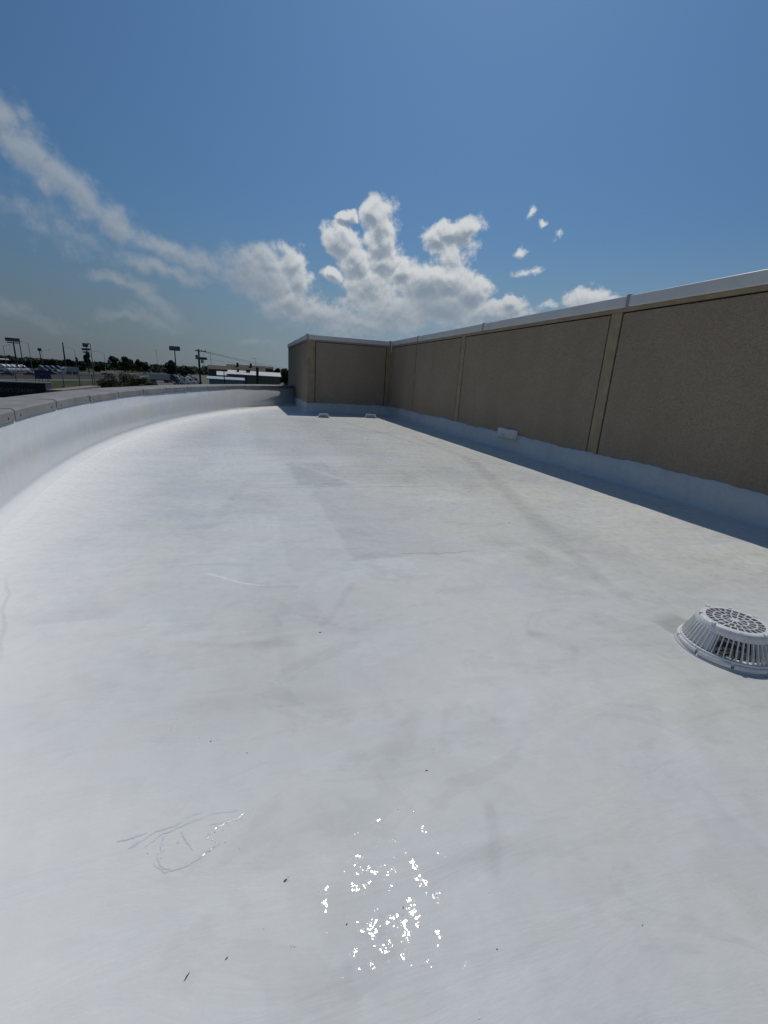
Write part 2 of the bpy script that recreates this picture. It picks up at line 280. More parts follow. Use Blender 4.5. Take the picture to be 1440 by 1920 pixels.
M_ROOF = coat_mat('roof_coating', rough=.52); M_FLASH = coat_mat('flashing_coating', sparkle=False, rough=.4)
M_PARA = coat_mat('parapet_coating', sparkle=False, rough=.38, vertical=True)
M_AGG = aggregate_mat()
M_FRAME = mat('precast_smooth', (0.38, 0.29, 0.185), .75, var=.14, vscale=4, bump=.004, bscale=30)
M_CORE = mat('precast_joint', (0.05, 0.042, 0.03), .9, var=.2, vscale=6)
M_CAPM = mat('painted_metal_cap', (0.74, 0.73, 0.72), .42, var=.05, vscale=2, spec=.5)
M_CAPJ = mat('cap_joint_metal', (0.36, 0.36, 0.38), .5)
M_STONE = mat('coping_concrete', (0.25, 0.248, 0.245), .75, var=.16, vscale=2.2, bump=.003, bscale=40)
M_WHITE = mat('white_paint_cast', (0.80, 0.80, 0.79), .4, var=.06, vscale=30, bump=.0015, bscale=120)
M_DARK = mat('black_iron', (0.03, 0.03, 0.032), .6)
M_GALV = mat('grey_steel', (0.22, 0.23, 0.25), .5, var=.1)

# ------------------------------------------------------------------ object helpers
def link(o, parent=None):
    C.objects.link(o)
    if parent is not None: o.parent = parent
    return o
def mesh(name, verts, faces, material, parent=None, smooth=False):
    me = bpy.data.meshes.new(name); me.from_pydata([tuple(v) for v in verts], [], [tuple(f) for f in faces]); me.update()
    for mt in (material if isinstance(material, (list, tuple)) else [material]): me.materials.append(mt)
    if smooth: me.polygons.foreach_set('use_smooth', [True] * len(me.polygons))
    return link(bpy.data.objects.new(name, me), parent)
def tag(o, label, cat, group=None, kind=None):
    if label: o['label'] = label
    if cat: o['category'] = cat
    if group: o['group'] = group
    if kind: o['kind'] = kind
    return o
def root(name, loc, label, cat, group=None, rz=0.0):
    o = bpy.data.objects.new(name, None); o.location = loc; o.rotation_euler = (0, 0, rz); o.empty_display_size = .3
    C.objects.link(o); return tag(o, label, cat, group)
def struct(o): o['kind'] = 'structure'; return o
class MB:
    """collects shapes, links them as one mesh"""
    def __init__(s): s.v = []; s.f = []
    def add(s, vs, fs):
        k = len(s.v); s.v += [tuple(v) for v in vs]; s.f += [tuple(i + k for i in f) for f in fs]; return s
    def box(s, x0, x1, y0, y1, z0, z1):
        return s.add([(x0, y0, z0), (x1, y0, z0), (x1, y1, z0), (x0, y1, z0), (x0, y0, z1), (x1, y0, z1), (x1, y1, z1), (x0, y1, z1)],
                     [(3, 2, 1, 0), (4, 5, 6, 7), (0, 1, 5, 4), (1, 2, 6, 5), (2, 3, 7, 6), (3, 0, 4, 7)])
    def frame_box(s, o, ax, ay, az):                       # box from corner o along three vectors
        o = Vector(o); c = [o, o + ax, o + ax + ay, o + ay]; c += [p + az for p in c]
        return s.add(c, [(3, 2, 1, 0), (4, 5, 6, 7), (0, 1, 5, 4), (1, 2, 6, 5), (2, 3, 7, 6), (3, 0, 4, 7)])
    def tube(s, a, b, r0, r1=None, n=8, caps=True):
        a, b = Vector(a), Vector(b); r1 = r0 if r1 is None else r1; d = (b - a).normalized()
        u = d.orthogonal().normalized(); w = d.cross(u); vs = []
        for p, r in ((a, r0), (b, r1)):
            for i in range(n):
                t = 2 * math.pi * i / n; vs.append(p + (u * math.cos(t) + w * math.sin(t)) * r)
        fs = [(i, (i + 1) % n, n + (i + 1) % n, n + i) for i in range(n)]
        if caps: fs += [tuple(reversed(range(n))), tuple(range(n, 2 * n))]
        return s.add(vs, fs)
    def prism(s, pts, axis, a, b):                          # polygon pts in the two other axes, extruded along axis
        def P(u, v, t): return {'x': (t, u, v), 'y': (u, t, v), 'z': (u, v, t)}[axis]
        n = len(pts); vs = [P(u, v, a) for u, v in pts] + [P(u, v, b) for u, v in pts]
        return s.add(vs, [tuple(range(n)), tuple(reversed(range(n, 2 * n)))] + [(i, n + i, n + (i + 1) % n, (i + 1) % n) for i in range(n)])
    def build(s, name, material, parent=None, bevel=0.0, smooth=False):
        o = mesh(name, s.v, s.f, material, parent, smooth)
        if bevel:
            bv = o.modifiers.new('bevel', 'BEVEL'); bv.width = bevel; bv.segments = 2; bv.limit_method = 'ANGLE'
        bm = bmesh.new(); bm.from_mesh(o.data); bmesh.ops.recalc_face_normals(bm, faces=bm.faces); bm.to_mesh(o.data); bm.free()
        return o
def ray(x, y):                                             # direction seen at a point of the photograph (1440 wide)
    return (CF * FOC + CR * (x - 720) - CU * (y - 960)).normalized()
def pt(x, y, rng_):                                        # the point of that direction at a horizontal range
    d = ray(x, y); return EYE + d * (rng_ / math.hypot(d.x, d.y))
def gp(x, y, z=GROUND):
    d = ray(x, y); return EYE + d * ((z - EYE.z) / d.z)
def facing(p): return math.atan2(p.x, p.y)                 # azimuth of a point
def copy_tree(o, parent=None):
    c = o.copy(); C.objects.link(c)
    if parent is not None: c.parent = parent
    for ch in list(o.children): copy_tree(ch, c)
    return c

# ================================================================== THE ROOF
D, HT, ZF = 5.913, 2.88, 0.37          # wall plane, wall height, top of the coated flashing
L0, N0 = 18.244, 2.561                 # the corner where the wall steps in
CL, CN, RB = 8.0, 21.52, 23.87         # centre and radius of the curved parapet
LMIN, LMAX = -7.0, 24.6
DR = Vector((2.075, 2.375, 0.0))        # roof drain
def arc(l, r=RB): return CN - math.sqrt(r * r - (l - CL) ** 2)
def arcp(t, r, z=0.0): return LN(CL + r * math.sin(t), CN - r * math.cos(t), z)       # t: angle along the arc

def roof_z(X, Y):
    """height of the deck: slight unevenness, an added swell that shifts the sun glints, the drain sump, a blister"""
    z = 0.004 * np.sin(X * 1.3 + Y * .7) * np.cos(Y * .9 - X * .4) + 0.003 * np.sin(X * 3.1 - Y * 2.3 + 1) * np.sin(Y * 1.9)
    z = z + 0.0035 * np.exp(-(((X + .44) / .12) ** 2 + ((Y - 1.02) / .07) ** 2))
    s_ = np.clip((X + .75) / 1.5, 0, 1)
    z = z + .040 * np.where(X < -.75, np.exp(-((X + .75) / .6) ** 2), np.cos(s_ * math.pi) * .5 + .5) * np.exp(-((Y - .8) / .9) ** 2)  # added swell: tilts the deck so the sun glint lands further left
    return z - 0.026 * np.clip(1 - np.hypot(X - DR.x, Y - DR.y) / .55, 0, 1) ** 1.2
def on_roof(x, y, up=0.0):                                 # photo point -> point on the uneven deck
    p = gp(x, y, 0)
    for _ in range(6): p = gp(x, y, float(roof_z(np.float64(p.x), np.float64(p.y))))
    return p + Vector((0, 0, up))
def make_roof():
    nl, nn = 620, 170
    l = np.concatenate([np.linspace(LMIN, -0.5, 60), np.linspace(-0.45, LMAX, nl - 60)])
    t = np.linspace(0, 1, nn)
    a = CN - np.sqrt((RB + .1) ** 2 - (l - CL) ** 2)
    Lg = np.repeat(l[:, None], nn, 1); Ng = a[:, None] + (D + .1 - a[:, None]) * t[None, :]
    X = W.x * Lg + N.x * Ng; Y = W.y * Lg + N.y * Ng
    z = roof_z(X, Y)
    for lo, h, wd in ((5.72, .0035, .06), (8.2, .003, .07), (12.1, .003, .08), (3.3, .002, .06)):   # lapped membrane seams across the roof
        u = (Lg + .03 * np.sin(Ng * 2) - lo) / wd; z += h * np.clip(u, 0, 1) * (u < 1) * (np.sin(Ng * 3 + lo) * .3 + .8)
    edge = Ng - a[:, None]
    v = np.stack([X, Y, z], -1).reshape(-1, 3)
    idx = np.arange(len(l) * nn).reshape(len(l), nn)
    f = np.stack([idx[:-1, :-1], idx[:-1, 1:], idx[1:, 1:], idx[1:, :-1]], -1).reshape(-1, 4)
    me = bpy.data.meshes.new('roof_deck'); me.from_pydata(v.tolist(), [], f.tolist()); me.update()
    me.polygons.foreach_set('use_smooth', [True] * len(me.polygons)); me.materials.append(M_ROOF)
    if me.polygons[0].normal.z < 0: me.flip_normals()
    return struct(link(bpy.data.objects.new('roof_deck', me)))
make_roof()

def sweep(path, profile, closed_profile=False):
    """path(i) -> list of functions (off, z) -> point"""
    vs, fs, m_ = [], [], len(profile)
    for fn in path: vs += [fn(o, z) for o, z in profile]
    for i in range(len(path) - 1):
        for j in range(m_ - (0 if closed_profile else 1)):
            a, b = i * m_ + j, i * m_ + (j + 1) % m_
            fs.append((a, b, b + m_, a + m_))
    return vs, fs
def cove(r, n=8, toe=.16, top=.37, back=.02):
    """floor toe, cove fillet of radius r, upright; offsets measured from the wall face into the roof"""
    p = [(r + .03, -.010), (r + .015, -.001)]
    for i in range(n + 1):
        t = i / n * math.pi / 2; p.append((.01 + r - r * math.sin(t), .0005 + r - r * math.cos(t)))
    return p + [(.01, top), (-back, top + .004)]

# ---- curved parapet: wall body, coated face, coping slabs
T0, T1 = math.asin((LMIN - CL) / RB), R(37.6)
para = root('curved_parapet', arcp(R(-5), RB + .2), 'low curved parapet wall coated white inside and capped with pale stone slabs', 'parapet wall')
inv = Matrix.Translation(-para.location)
def local(vs, o=para): return [Vector(v) - o.location for v in vs]
ns = 150
steps = [T0 + (T1 - T0) * i / ns for i in range(ns + 1)]
prof = [(-.012, GROUND), (-.012, .79), (-.52, .79), (-.52, GROUND)]
vs, fs = sweep([(lambda o, z, t=t: arcp(t, RB - o, z)) for t in steps], prof, True)
mesh('wall', local(vs), fs, M_FRAME, para)
def coated(t, o, z):
    w = (.0018 * math.sin(t * 90) + .0012 * math.sin(t * 211 + 1) + .002 * math.sin(t * 37)) if z > .02 else 0
    p = arcp(t, RB - o + w * (1 if z < .7 else 0), z)
    if z < .1: p.z += float(roof_z(np.float64(p.x), np.float64(p.y))) * (1 - max(z, 0) / .1)
    return p
fine_steps = [T0 + (T1 - T0) * i / 500 for i in range(501)]
vs, fs = sweep([(lambda o, z, t=t: coated(t, o, z)) for t in fine_steps], cove(.13, 10, .19, .782, .01))
mesh('coated_face', local(vs), fs, M_PARA, para, smooth=True)
# coping slabs, 1.5 m each with open joints
dt = R(3.62); t = R(-1.92) - 5 * dt; k = 0
while t < T1 - R(.2):
    te = min(t + dt, T1 - R(.05)); g_ = R(.042)
    if te - t > R(.5) and te > T0:
        j = [random.uniform(-.004, .004) for _ in range(4)]
        zi, zo = .895 + j[0], .900 + j[1]
        ri, ro = RB - .019 + j[2] * .6, RB + .60
        prf = [(ri, .778), (ri - .002, zi - .022), (ri + .022, zi), (ro - .02, zo), (ro, zo - .03), (ro, .80), (ri + .03, .80), (ri + .03, .778)]
        n_ = 8; ks = 5; vv = []
        for i_ in range(ks):
            tt = t + g_ + (te - t - 2 * g_) * i_ / (ks - 1); vv += [arcp(tt, r__, z__) for r__, z__ in prf]
        ff = [tuple(range(n_)), tuple(reversed(range((ks - 1) * n_, ks * n_)))] + [(c_ * n_ + i, (c_ + 1) * n_ + i, (c_ + 1) * n_ + (i + 1) % n_, c_ * n_ + (i + 1) % n_) for c_ in range(ks - 1) for i in range(n_)]
        o = mesh('coping_slab', local(vv), ff, M_STONE, para)
        # fixing plugs on the inner face
        for q in (.12, .86):
            tt = t + (te - t) * q
            b_ = MB().tube(arcp(tt, ri + .002, .815) - para.location, arcp(tt, ri - .004, .815) - para.location, .014, n=8)
            b_.build('fixing_plug', M_CORE, o)
    t += dt
# mortar showing dark in the joints
tt = T0
vs, fs = sweep([(lambda o, z, t=t: arcp(t, RB - o, z)) for t in steps], [(.013, .80), (.013, .872), (-.01, .884), (-.55, .890), (-.55, .80)], True)
mesh('joint_filler', local(vs), fs, M_DARK, para)

# ---- precast panel walls
def panel_wall(label, org, ax, inw, length, spans, cap_joints, l_ref, top=HT, extra_low=0.0):
    """org: start on the face plane; ax: along; inw: pointing away from the roof; spans: list of (a, b) of aggregate panels"""
    r_ = root('precast_wall', org, label, 'wall', 'precast concrete walls round the roof')
    Z = Vector((0, 0, 1)); o = Vector((0, 0, 0))
    b = MB(); b.frame_box(o + inw * .03 + Z * -.1, ax * length, inw * .20, Z * (top - .16 + .1)); b.build('wall_core', M_CORE, r_)
    gp_ = .032
    # top band
    b = MB(); b.frame_box(o + Z * (2.655), ax * length, inw * .03, Z * (top - .165 - 2.655)); b.build('top_band', M_FRAME, r_, bevel=.003)
    # pilaster strips between the panels
    edges = [0] + [e for s in spans for e in s] + [length]
    for i in range(0, len(edges), 2):
        a_, b_ = edges[i] + (gp_ if i else 0), edges[i + 1] - (gp_ if i + 2 < len(edges) else 0)
        if b_ - a_ > .03:
            q = MB(); q.frame_box(o + ax * a_ + Z * -.05, ax * (b_ - a_), inw * .03, Z * (2.652 + .05)); q.build('pilaster_strip', M_FRAME, r_, bevel=.003)
    for (a_, b_) in spans:
        q = MB(); q.frame_box(o + ax * a_ + Z * -.05 + inw * .004, ax * (b_ - a_), inw * .026, Z * (2.632 + .05)); q.build('aggregate_panel', M_AGG, r_, bevel=.006)
    # metal cap in lengths with raised joint covers
    cj = [-.04] + list(cap_joints) + [length]
    for i in range(len(cj) - 1):
        q = MB(); a0, a1 = cj[i] + .002, cj[i + 1] - .002
        prf = [(-.035, top - .15), (-.035, top - .006), (-.028, top), (.26, top + .012), (.26, top - .12), (.25, top - .12), (.25, top - .162), (-.028, top - .162)]
        vs = [ax * a0 + inw * u + Z * v for u, v in prf] + [ax * a1 + inw * u + Z * v for u, v in prf]; n_ = len(prf)
        q.add(vs, [tuple(range(n_)), tuple(reversed(range(n_, 2 * n_)))] + [(j, n_ + j, n_ + (j + 1) % n_, (j + 1) % n_) for j in range(n_)])
        q.build('metal_cap', M_CAPM, r_)
    for c_ in cap_joints:
        q = MB(); q.frame_box(ax * (c_ - .03) + inw * -.042 + Z * (top - .172), ax * .06, inw * .31, Z * .19); q.build('cap_joint_cover', M_CAPJ, r_, bevel=.003)
    return r_
LS = -5.0
w1 = panel_wall('long tan precast wall with pitted aggregate panels along the right of the roof', LN(LS, D), W, N, L0 - LS,
    [(a - LS, b - LS) for a, b in ((-4.3, .90), (1.19, 6.33), (6.62, 11.765), (12.06, 15.42), (15.56, 18.0))], [c - LS for c in (1.68, 6.26, 10.84, 15.31)], 0)
w2 = panel_wall('dark end wall facing the camera across the far end of the roof', LN(L0, N0, 0), N, W, D - N0 - .004, [(.33, 3.14)], [.02, D - N0 - .06], 0)
w3 = panel_wall('narrow shaded side wall running back from the far corner past the curved parapet', LN(L0 + .004 + 7.0, N0), -W, N, 7.0, [(.3, 4.7), (4.95, 6.6)], [3.0, 6.95], 0)
# body of the higher block behind the walls (roof slab just under the caps, outer walls to the ground)
q = MB()
o_ = LN(L0 + .24, N0 + .24, GROUND); q.frame_box(o_, W * 6.7, N * 10, Vector((0, 0, 8.5))); 
q.frame_box(LN(LS, D + .24, GROUND), W * (L0 - LS + .2), N * 6.5, Vector((0, 0, 8.49)))
tag(q.build('upper_block', M_CORE), 'flat roofed upper block of the building behind the tan precast walls', 'building')
q = MB(); q.frame_box(LN(LMIN, 4, GROUND), W * (LMAX - LMIN), N * 1.8, Vector((0, 0, -GROUND - .1)))
struct(q.build('roof_substructure', M_CORE))

# ---- coated flashing at the foot of the precast walls
def flashing(name, label, pts, inward, parent=None, top=ZF, seed=0):
    rr = random.Random(seed); path = []
    L_ = 0; out = []
    ph = [rr.uniform(0, 6) for _ in range(6)]
    prof = cove(.11, 7, .30, top, .02)
    for (p, d_) in pts:
        s_ = p.dot(Vector((W.x + N.x, W.y + N.y, 0)))
        wob = .012 * math.sin(s_ * 1.7 + ph[0]) + .008 * math.sin(s_ * 5.1 + ph[1]) + .005 * math.sin(s_ * 13 + ph[2]) + .004 * math.sin(s_ * 31 + ph[3]) + rr.uniform(-.003, .003)
        bul = .004 * math.sin(s_ * 4 + ph[4]) + .003 * math.sin(s_ * 11 + ph[5])
        out.append([p + d_ * (o + (bul if z > .05 and o > 0 else 0)) + Vector((0, 0, z + (wob if z > top - .02 else 0))) for o, z in prof])
    m_ = len(prof); vs = [v for r_ in out for v in r_]; fs = []
    for i in range(len(out) - 1):
        for j in range(m_ - 1):
            a = i * m_ + j; fs.append((a, a + 1, a + 1 + m_, a + m_))
    o = mesh(name, vs, fs, M_FLASH, parent, smooth=True)
    return tag(o, label, 'roof flashing')
E1, E2, E3 = -N, -W, -N
path = [(LN(LS + (L0 - LS) * i / 800, D), -N) for i in range(792)]
path.append((LN(L0, D), (-N - W)))                                        # inner corner
path += [(LN(L0, D - .4 - (D - N0 - .8) * i / 110), -W) for i in range(111)]
path.append((LN(L0, N0), (-W - N)))                                      # outer corner
path += [(LN(L0 + .35 + 4.3 * i / 130, N0), -N) for i in range(131)]
flashing('wall_flashing', 'white coated flashing strip turned up along the foot of the tan walls', path, None, seed=4)

# ---- scupper box on the long wall, low hooded vents at the shadow edge
def scupper():
    l0, l1 = 8.75, 9.56
    r_ = root('scupper_box', LN(9.15, D, .3), 'coated white scupper hood bulging from the flashing on the long wall', 'scupper')
    q = MB()
    pr = [(0, 0), (.075, .0), (.085, .05), (.07, .10), (.075, .17), (.06, .20), (0, .21)]
    nn = 14; vs = []; fs = []
    for i in range(nn + 1):
        u = i / nn; l_ = l0 + (l1 - l0) * u; e = 1 - max(0, abs(u - .5) - .42) / .08 * .55
        for o, z in pr: vs.append(W * (l_ - 9.15) - N * (o * e * (1 + .06 * math.sin(u * 19)) + .006) + Vector((0, 0, z * (0.9 + .1 * e) - .02 + .006 * math.sin(u * 11))))
    m_ = len(pr)
    for i in range(nn):
        for j in range(m_ - 1): fs.append((i * m_ + j, i * m_ + j + 1, (i + 1) * m_ + j + 1, (i + 1) * m_ + j))
    fs += [tuple(range(m_)), tuple(nn * m_ + j for j in reversed(range(m_)))]
    q.add(vs, fs); q.build('hood', M_FLASH, r_)
    b = MB(); b.frame_box(W * .02 - N * .092 + Vector((0, 0, .035)), W * .05, N * .012, Vector((0, 0, .012))); b.build('weep_slot', M_DARK, r_)
scupper()
def vent(p, rz, s, label):
    r_ = root('roof_vent', p, label, 'roof vent', 'low hooded vents on the roof', rz)
    w, h, d = .22 * s, .15 * s, .17 * s
    fr = [(-w, 0), (w, 0), (w * .78, h), (-w * .78, h)]; inn = [(-w * .80, .022), (w * .80, .022), (w * .64, h - .022), (-w * .64, h - .022)]
    q = MB(); n_ = 4                                       # frame with a real opening, body sloping back
    vs = [(u, 0, v) for u, v in fr] + [(u, 0, v) for u, v in inn] + [(u * .88, 2 * d, v * .85) for u, v in fr] + [(u * .85, .05, v) for u, v in inn]
    fs = [(i, (i + 1) % 4, 4 + (i + 1) % 4, 4 + i) for i in range(4)] + [(i, 8 + i, 8 + (i + 1) % 4, (i + 1) % 4) for i in range(4)] + [(4 + i, 4 + (i + 1) % 4, 12 + (i + 1) % 4, 12 + i) for i in range(4)] + [(11, 10, 9, 8)]
    q.add(vs, fs); q.build('hood', M_WHITE, r_)
    q = MB(); q.add([(u * .85, .048, v) for u, v in inn], [(0, 1, 2, 3)]); q.build('screen', mat('vent_screen', (.5, .52, .54), .6), r_)
    q = MB(); q.box(-w * 1.22, w * 1.22, -.04, 2 * d + .05, 0.0, .012); q.build('base_flange', M_WHITE, r_, bevel=.004)
p1, p2 = gp(607, 783, 0), gp(695, 784, 0)
vent(p1, -AZW * 0 + R(8), .92, 'leftmost of the two white hooded vents at the shadow edge')
vent(p2, R(3), 1.0, 'white hooded vent nearer the long wall at the shadow edge')

# ---- roof drain strainer
def drain():
    r_ = root('roof_drain', DR, 'white painted cast roof drain strainer with a slotted dome', 'roof drain')
    Rb, Rt, Hd = .225, .165, .155; r_.scale = (1.0, 1.0, 1.08)
    # flat dark disc: shade of the bowl's hollow put into its colour
    q = MB(); q.tube((0, 0, -.03), (0, 0, -.0145), .205, n=40); q.build('drain_bowl', mat('drain_bowl_shade', (.035, .037, .04), .6, var=.5, vscale=12), r_)
    # base ring in lugged segments
    nseg = 9
    for k in range(nseg):
        a0, a1 = 2 * math.pi * k / nseg + .03, 2 * math.pi * (k + 1) / nseg - .03
        pr = [(.222, -.02), (.257, -.02), (.257, .010), (.252, .018), (.222, .018)]; vs = []; fs = []; ss = 8
        for i in range(ss + 1):
            a = a0 + (a1 - a0) * i / ss
            vs += [(r * math.cos(a), r * math.sin(a), z) for r, z in pr]
        for i in range(ss):
            for j in range(5): fs.append((i * 5 + j, i * 5 + (j + 1) % 5, (i + 1) * 5 + (j + 1) % 5, (i + 1) * 5 + j))
        fs += [tuple(range(5)), tuple(reversed(range(ss * 5, ss * 5 + 5)))]
        MB().add(vs, fs).build('clamp_ring_segment', M_WHITE, r_)
    q = MB(); pr = [(.205, .004), (.244, .004), (.242, .030), (.205, .030)]
    def ring(q, pr, n=56):
        vs = []; m_ = len(pr)
        for i in range(n):
            a = 2 * math.pi * i / n; vs += [(r * math.cos(a), r * math.sin(a), z) for r, z in pr]
        q.add(vs, [(i * m_ + j, i * m_ + (j + 1) % m_, ((i + 1) % n) * m_ + (j + 1) % m_, ((i + 1) % n) * m_ + j) for i in range(n) for j in range(m_)])
    ring(q, pr); q.build('dome_foot', M_WHITE, r_, bevel=.002)
    q = MB(); ring(q, [(.252, -.02), (.275, -.019), (.262, -.008), (.252, .002)]); q.build('coating_collar', M_FLASH, r_, smooth=True)
    # side ribs: one mesh shared
    nr = 52; rib = None
    for k in range(nr):
        a = 2 * math.pi * k / nr
        if rib is None:
            q = MB(); pa = [(.232, .028), (.209, .075), (.182, .130), (.168, .150)]; vs = []; fs = []
            for (r, z) in pa: vs += [(r + .006, -.0027, z), (r + .006, .0027, z), (r - .012, .003, z - .003), (r - .012, -.003, z - .003)]
            for i in range(3):
                for j in range(4): fs.append((i * 4 + j, i * 4 + (j + 1) % 4, i * 4 + 4 + (j + 1) % 4, i * 4 + 4 + j))
            fs += [(3, 2, 1, 0), (12, 13, 14, 15)]
            q.add(vs, fs); rib = q.build('rib', M_WHITE, r_); o = rib
        else: o = link(bpy.data.objects.new('rib', rib.data), r_)
        o.rotation_euler = (0, 0, a)
    # shoulder apron between the ribs and the top grate
    q = MB(); ring(q, [(.186, .122), (.188, .128), (.172, .158), (.166, .164), (.160, .160), (.164, .146)]); q.build('shoulder_ring', M_WHITE, r_, smooth=True)
    # blind web on the north-west quarter of the dome
    q = MB(); vs = []; nn = 14
    for i in range(nn + 1):
        a = R(150) + R(62) * i / nn
        vs += [(.224 * math.cos(a), .224 * math.sin(a), .03), (.184 * math.cos(a), .184 * math.sin(a), .13), (.179 * math.cos(a), .179 * math.sin(a), .13), (.219 * math.cos(a), .219 * math.sin(a), .03)]
    q.add(vs, [(i * 4 + j, i * 4 + (j + 1) % 4, i * 4 + 4 + (j + 1) % 4, i * 4 + 4 + j) for i in range(nn) for j in range(4)]); q.build('blind_web', M_WHITE, r_)
    # top grate: rings and staggered radial bars
    for (ra, rb) in ((.142, .166), (.100, .108), (.060, .068), (.0, .022)):
        q = MB()
        if ra: ring(q, [(ra, .152), (rb, .152), (rb, .165), (ra, .165)])
        else: q.tube((0, 0, .152), (0, 0, .165), rb, n=24)
        q.build('grate_ring', M_WHITE, r_, bevel=.0015)
    for (ra, rb, n_, ofs) in ((.107, .143, 24, 0), (.067, .101, 17, .1), (.021, .061, 10, .05)):
        bar = None
        for k in range(n_):
            if bar is None:
                q = MB(); q.box(ra, rb, -.0034, .0034, .153, .163); bar = q.build('grate_bar', M_WHITE, r_); o = bar
            else: o = link(bpy.data.objects.new('grate_bar', bar.data), r_)
            o.rotation_euler = (0, 0, 2 * math.pi * (k + ofs) / n_)
    for k in range(8):                                     # lock tabs on the shoulder
        a = 2 * math.pi * (k + .4) / 8; q = MB(); q.box(.158, .176, -.009, .009, .158, .169)
        o = q.build('lock_tab', M_WHITE, r_); o.rotation_euler = (0, 0, a)
drain()

# ---- debris and wrinkles in the coating
def chips():
    vs, fs = [], []; rr = random.Random(3)
    spec = [(600, 1186, 6, 20), (463, 1412, 4, 60), (800, 1445, 5, 10), (425, 1797, 7, 50), (350, 1832, 16, 62), (535, 1651, 11, 35), (395, 1390, 5, 5), (756, 1702, 5, 80), (650, 1733, 6, 60),
            (368, 1225, 6, 40), (1265, 1408, 4, 10), (130, 1430, 4, 20), (247, 1262, 4, 80), (870, 1270, 3, 0), (102, 1235, 4, 20), (955, 980, 4, 0), (590, 976, 4, 20), (1205, 1735, 4, 40), (50, 1668, 5, 30), (932, 1780, 4, 0), (508, 1770, 5, 30), (1060, 1490, 4, 0), (160, 1340, 4, 0)]
    for (x, y, px_, ang) in spec[:9] + spec[15:21:2]:
        p = on_roof(x, y, .001); q = on_roof(x + 1, y, .001); sz = (q - p).length * px_
        a = R(ang) + rr.uniform(-.2, .2); n_ = 6; k = len(vs); asp = rr.uniform(.25, .5) if px_ < 12 else .14
        for i in range(n_):
            t = 2 * math.pi * i / n_; u, v = math.cos(t) * sz * .5 * rr.uniform(.7, 1.2), math.sin(t) * sz * .5 * asp * rr.uniform(.7, 1.2)
            vs.append(p + Vector((u * math.cos(a) - v * math.sin(a), u * math.sin(a) + v * math.cos(a), 0)))
        vs.append(p + Vector((0, 0, sz * .22)))
        fs += [(k + i, k + (i + 1) % n_, k + n_) for i in range(n_)]
    o = mesh('roof_debris', vs, fs, mat('debris', (.13, .125, .12), .8)); tag(o, 'tiny dark chips and grit scattered on the white roof', 'debris', kind='stuff')
chips()
def wrinkles():
    rr = random.Random(5)
    r_ = root('coating_wrinkle', on_roof(345, 1570), 'oval of fine wrinkled ridges in the white coating near the bottom left', 'coating wrinkle')
    lines = [[(270, 1590), (300, 1566), (350, 1545), (400, 1525), (455, 1518)], [(248, 1590), (290, 1560), (330, 1548), (355, 1530), (382, 1522)], [(455, 1528), (430, 1540), (405, 1550), (392, 1565), (388, 1575)],
             [(415, 1578), (395, 1592), (370, 1610), (345, 1625), (310, 1635), (285, 1618)], [(340, 1560), (350, 1575), (362, 1598)], [(308, 1565), (303, 1585), (303, 1600)], [(392, 1548), (440, 1536), (458, 1524)], [(262, 1575), (240, 1592)],
             [(296, 1600), (300, 1625), (330, 1632)], [(220, 1578), (250, 1570), (280, 1560)]]
    for ln in lines:
        P = [on_roof(x, y, .0005) for x, y in ln]; pts = []
        for i in range(len(P) - 1):
            for j in range(8): pts.append(P[i].lerp(P[i + 1], j / 8) + Vector((rr.uniform(-1, 1), rr.uniform(-1, 1), 0)) * .0022)
        vs, fs = [], []; m_ = 4
        for i, p in enumerate(pts):
            d_ = (pts[min(i + 1, len(pts) - 1)] - pts[max(i - 1, 0)]).normalized(); s_ = Vector((-d_.y, d_.x, 0)); e = math.sin(math.pi * (i + .5) / len(pts)) ** .5
            w_ = .0035 * e * rr.uniform(.7, 1.3); h_ = .0006 * e * rr.uniform(.4, 1.4)
            for u, v in ((-1, 0), (-.25, 1), (.3, .8), (1, 0)): vs.append(p + s_ * w_ * u + Vector((0, 0, h_ * v)) - r_.location)
        for i in range(len(pts) - 1):
            for j in range(3): fs.append((i * 4 + j, i * 4 + j + 1, i * 4 + 5 + j, i * 4 + 4 + j))
        mesh('ridge', vs, fs, M_GLOSS, r_, smooth=True)
M_GLOSS = mat('glossy_coating', (.72, .735, .76), .25, coat=.5)
wrinkles()
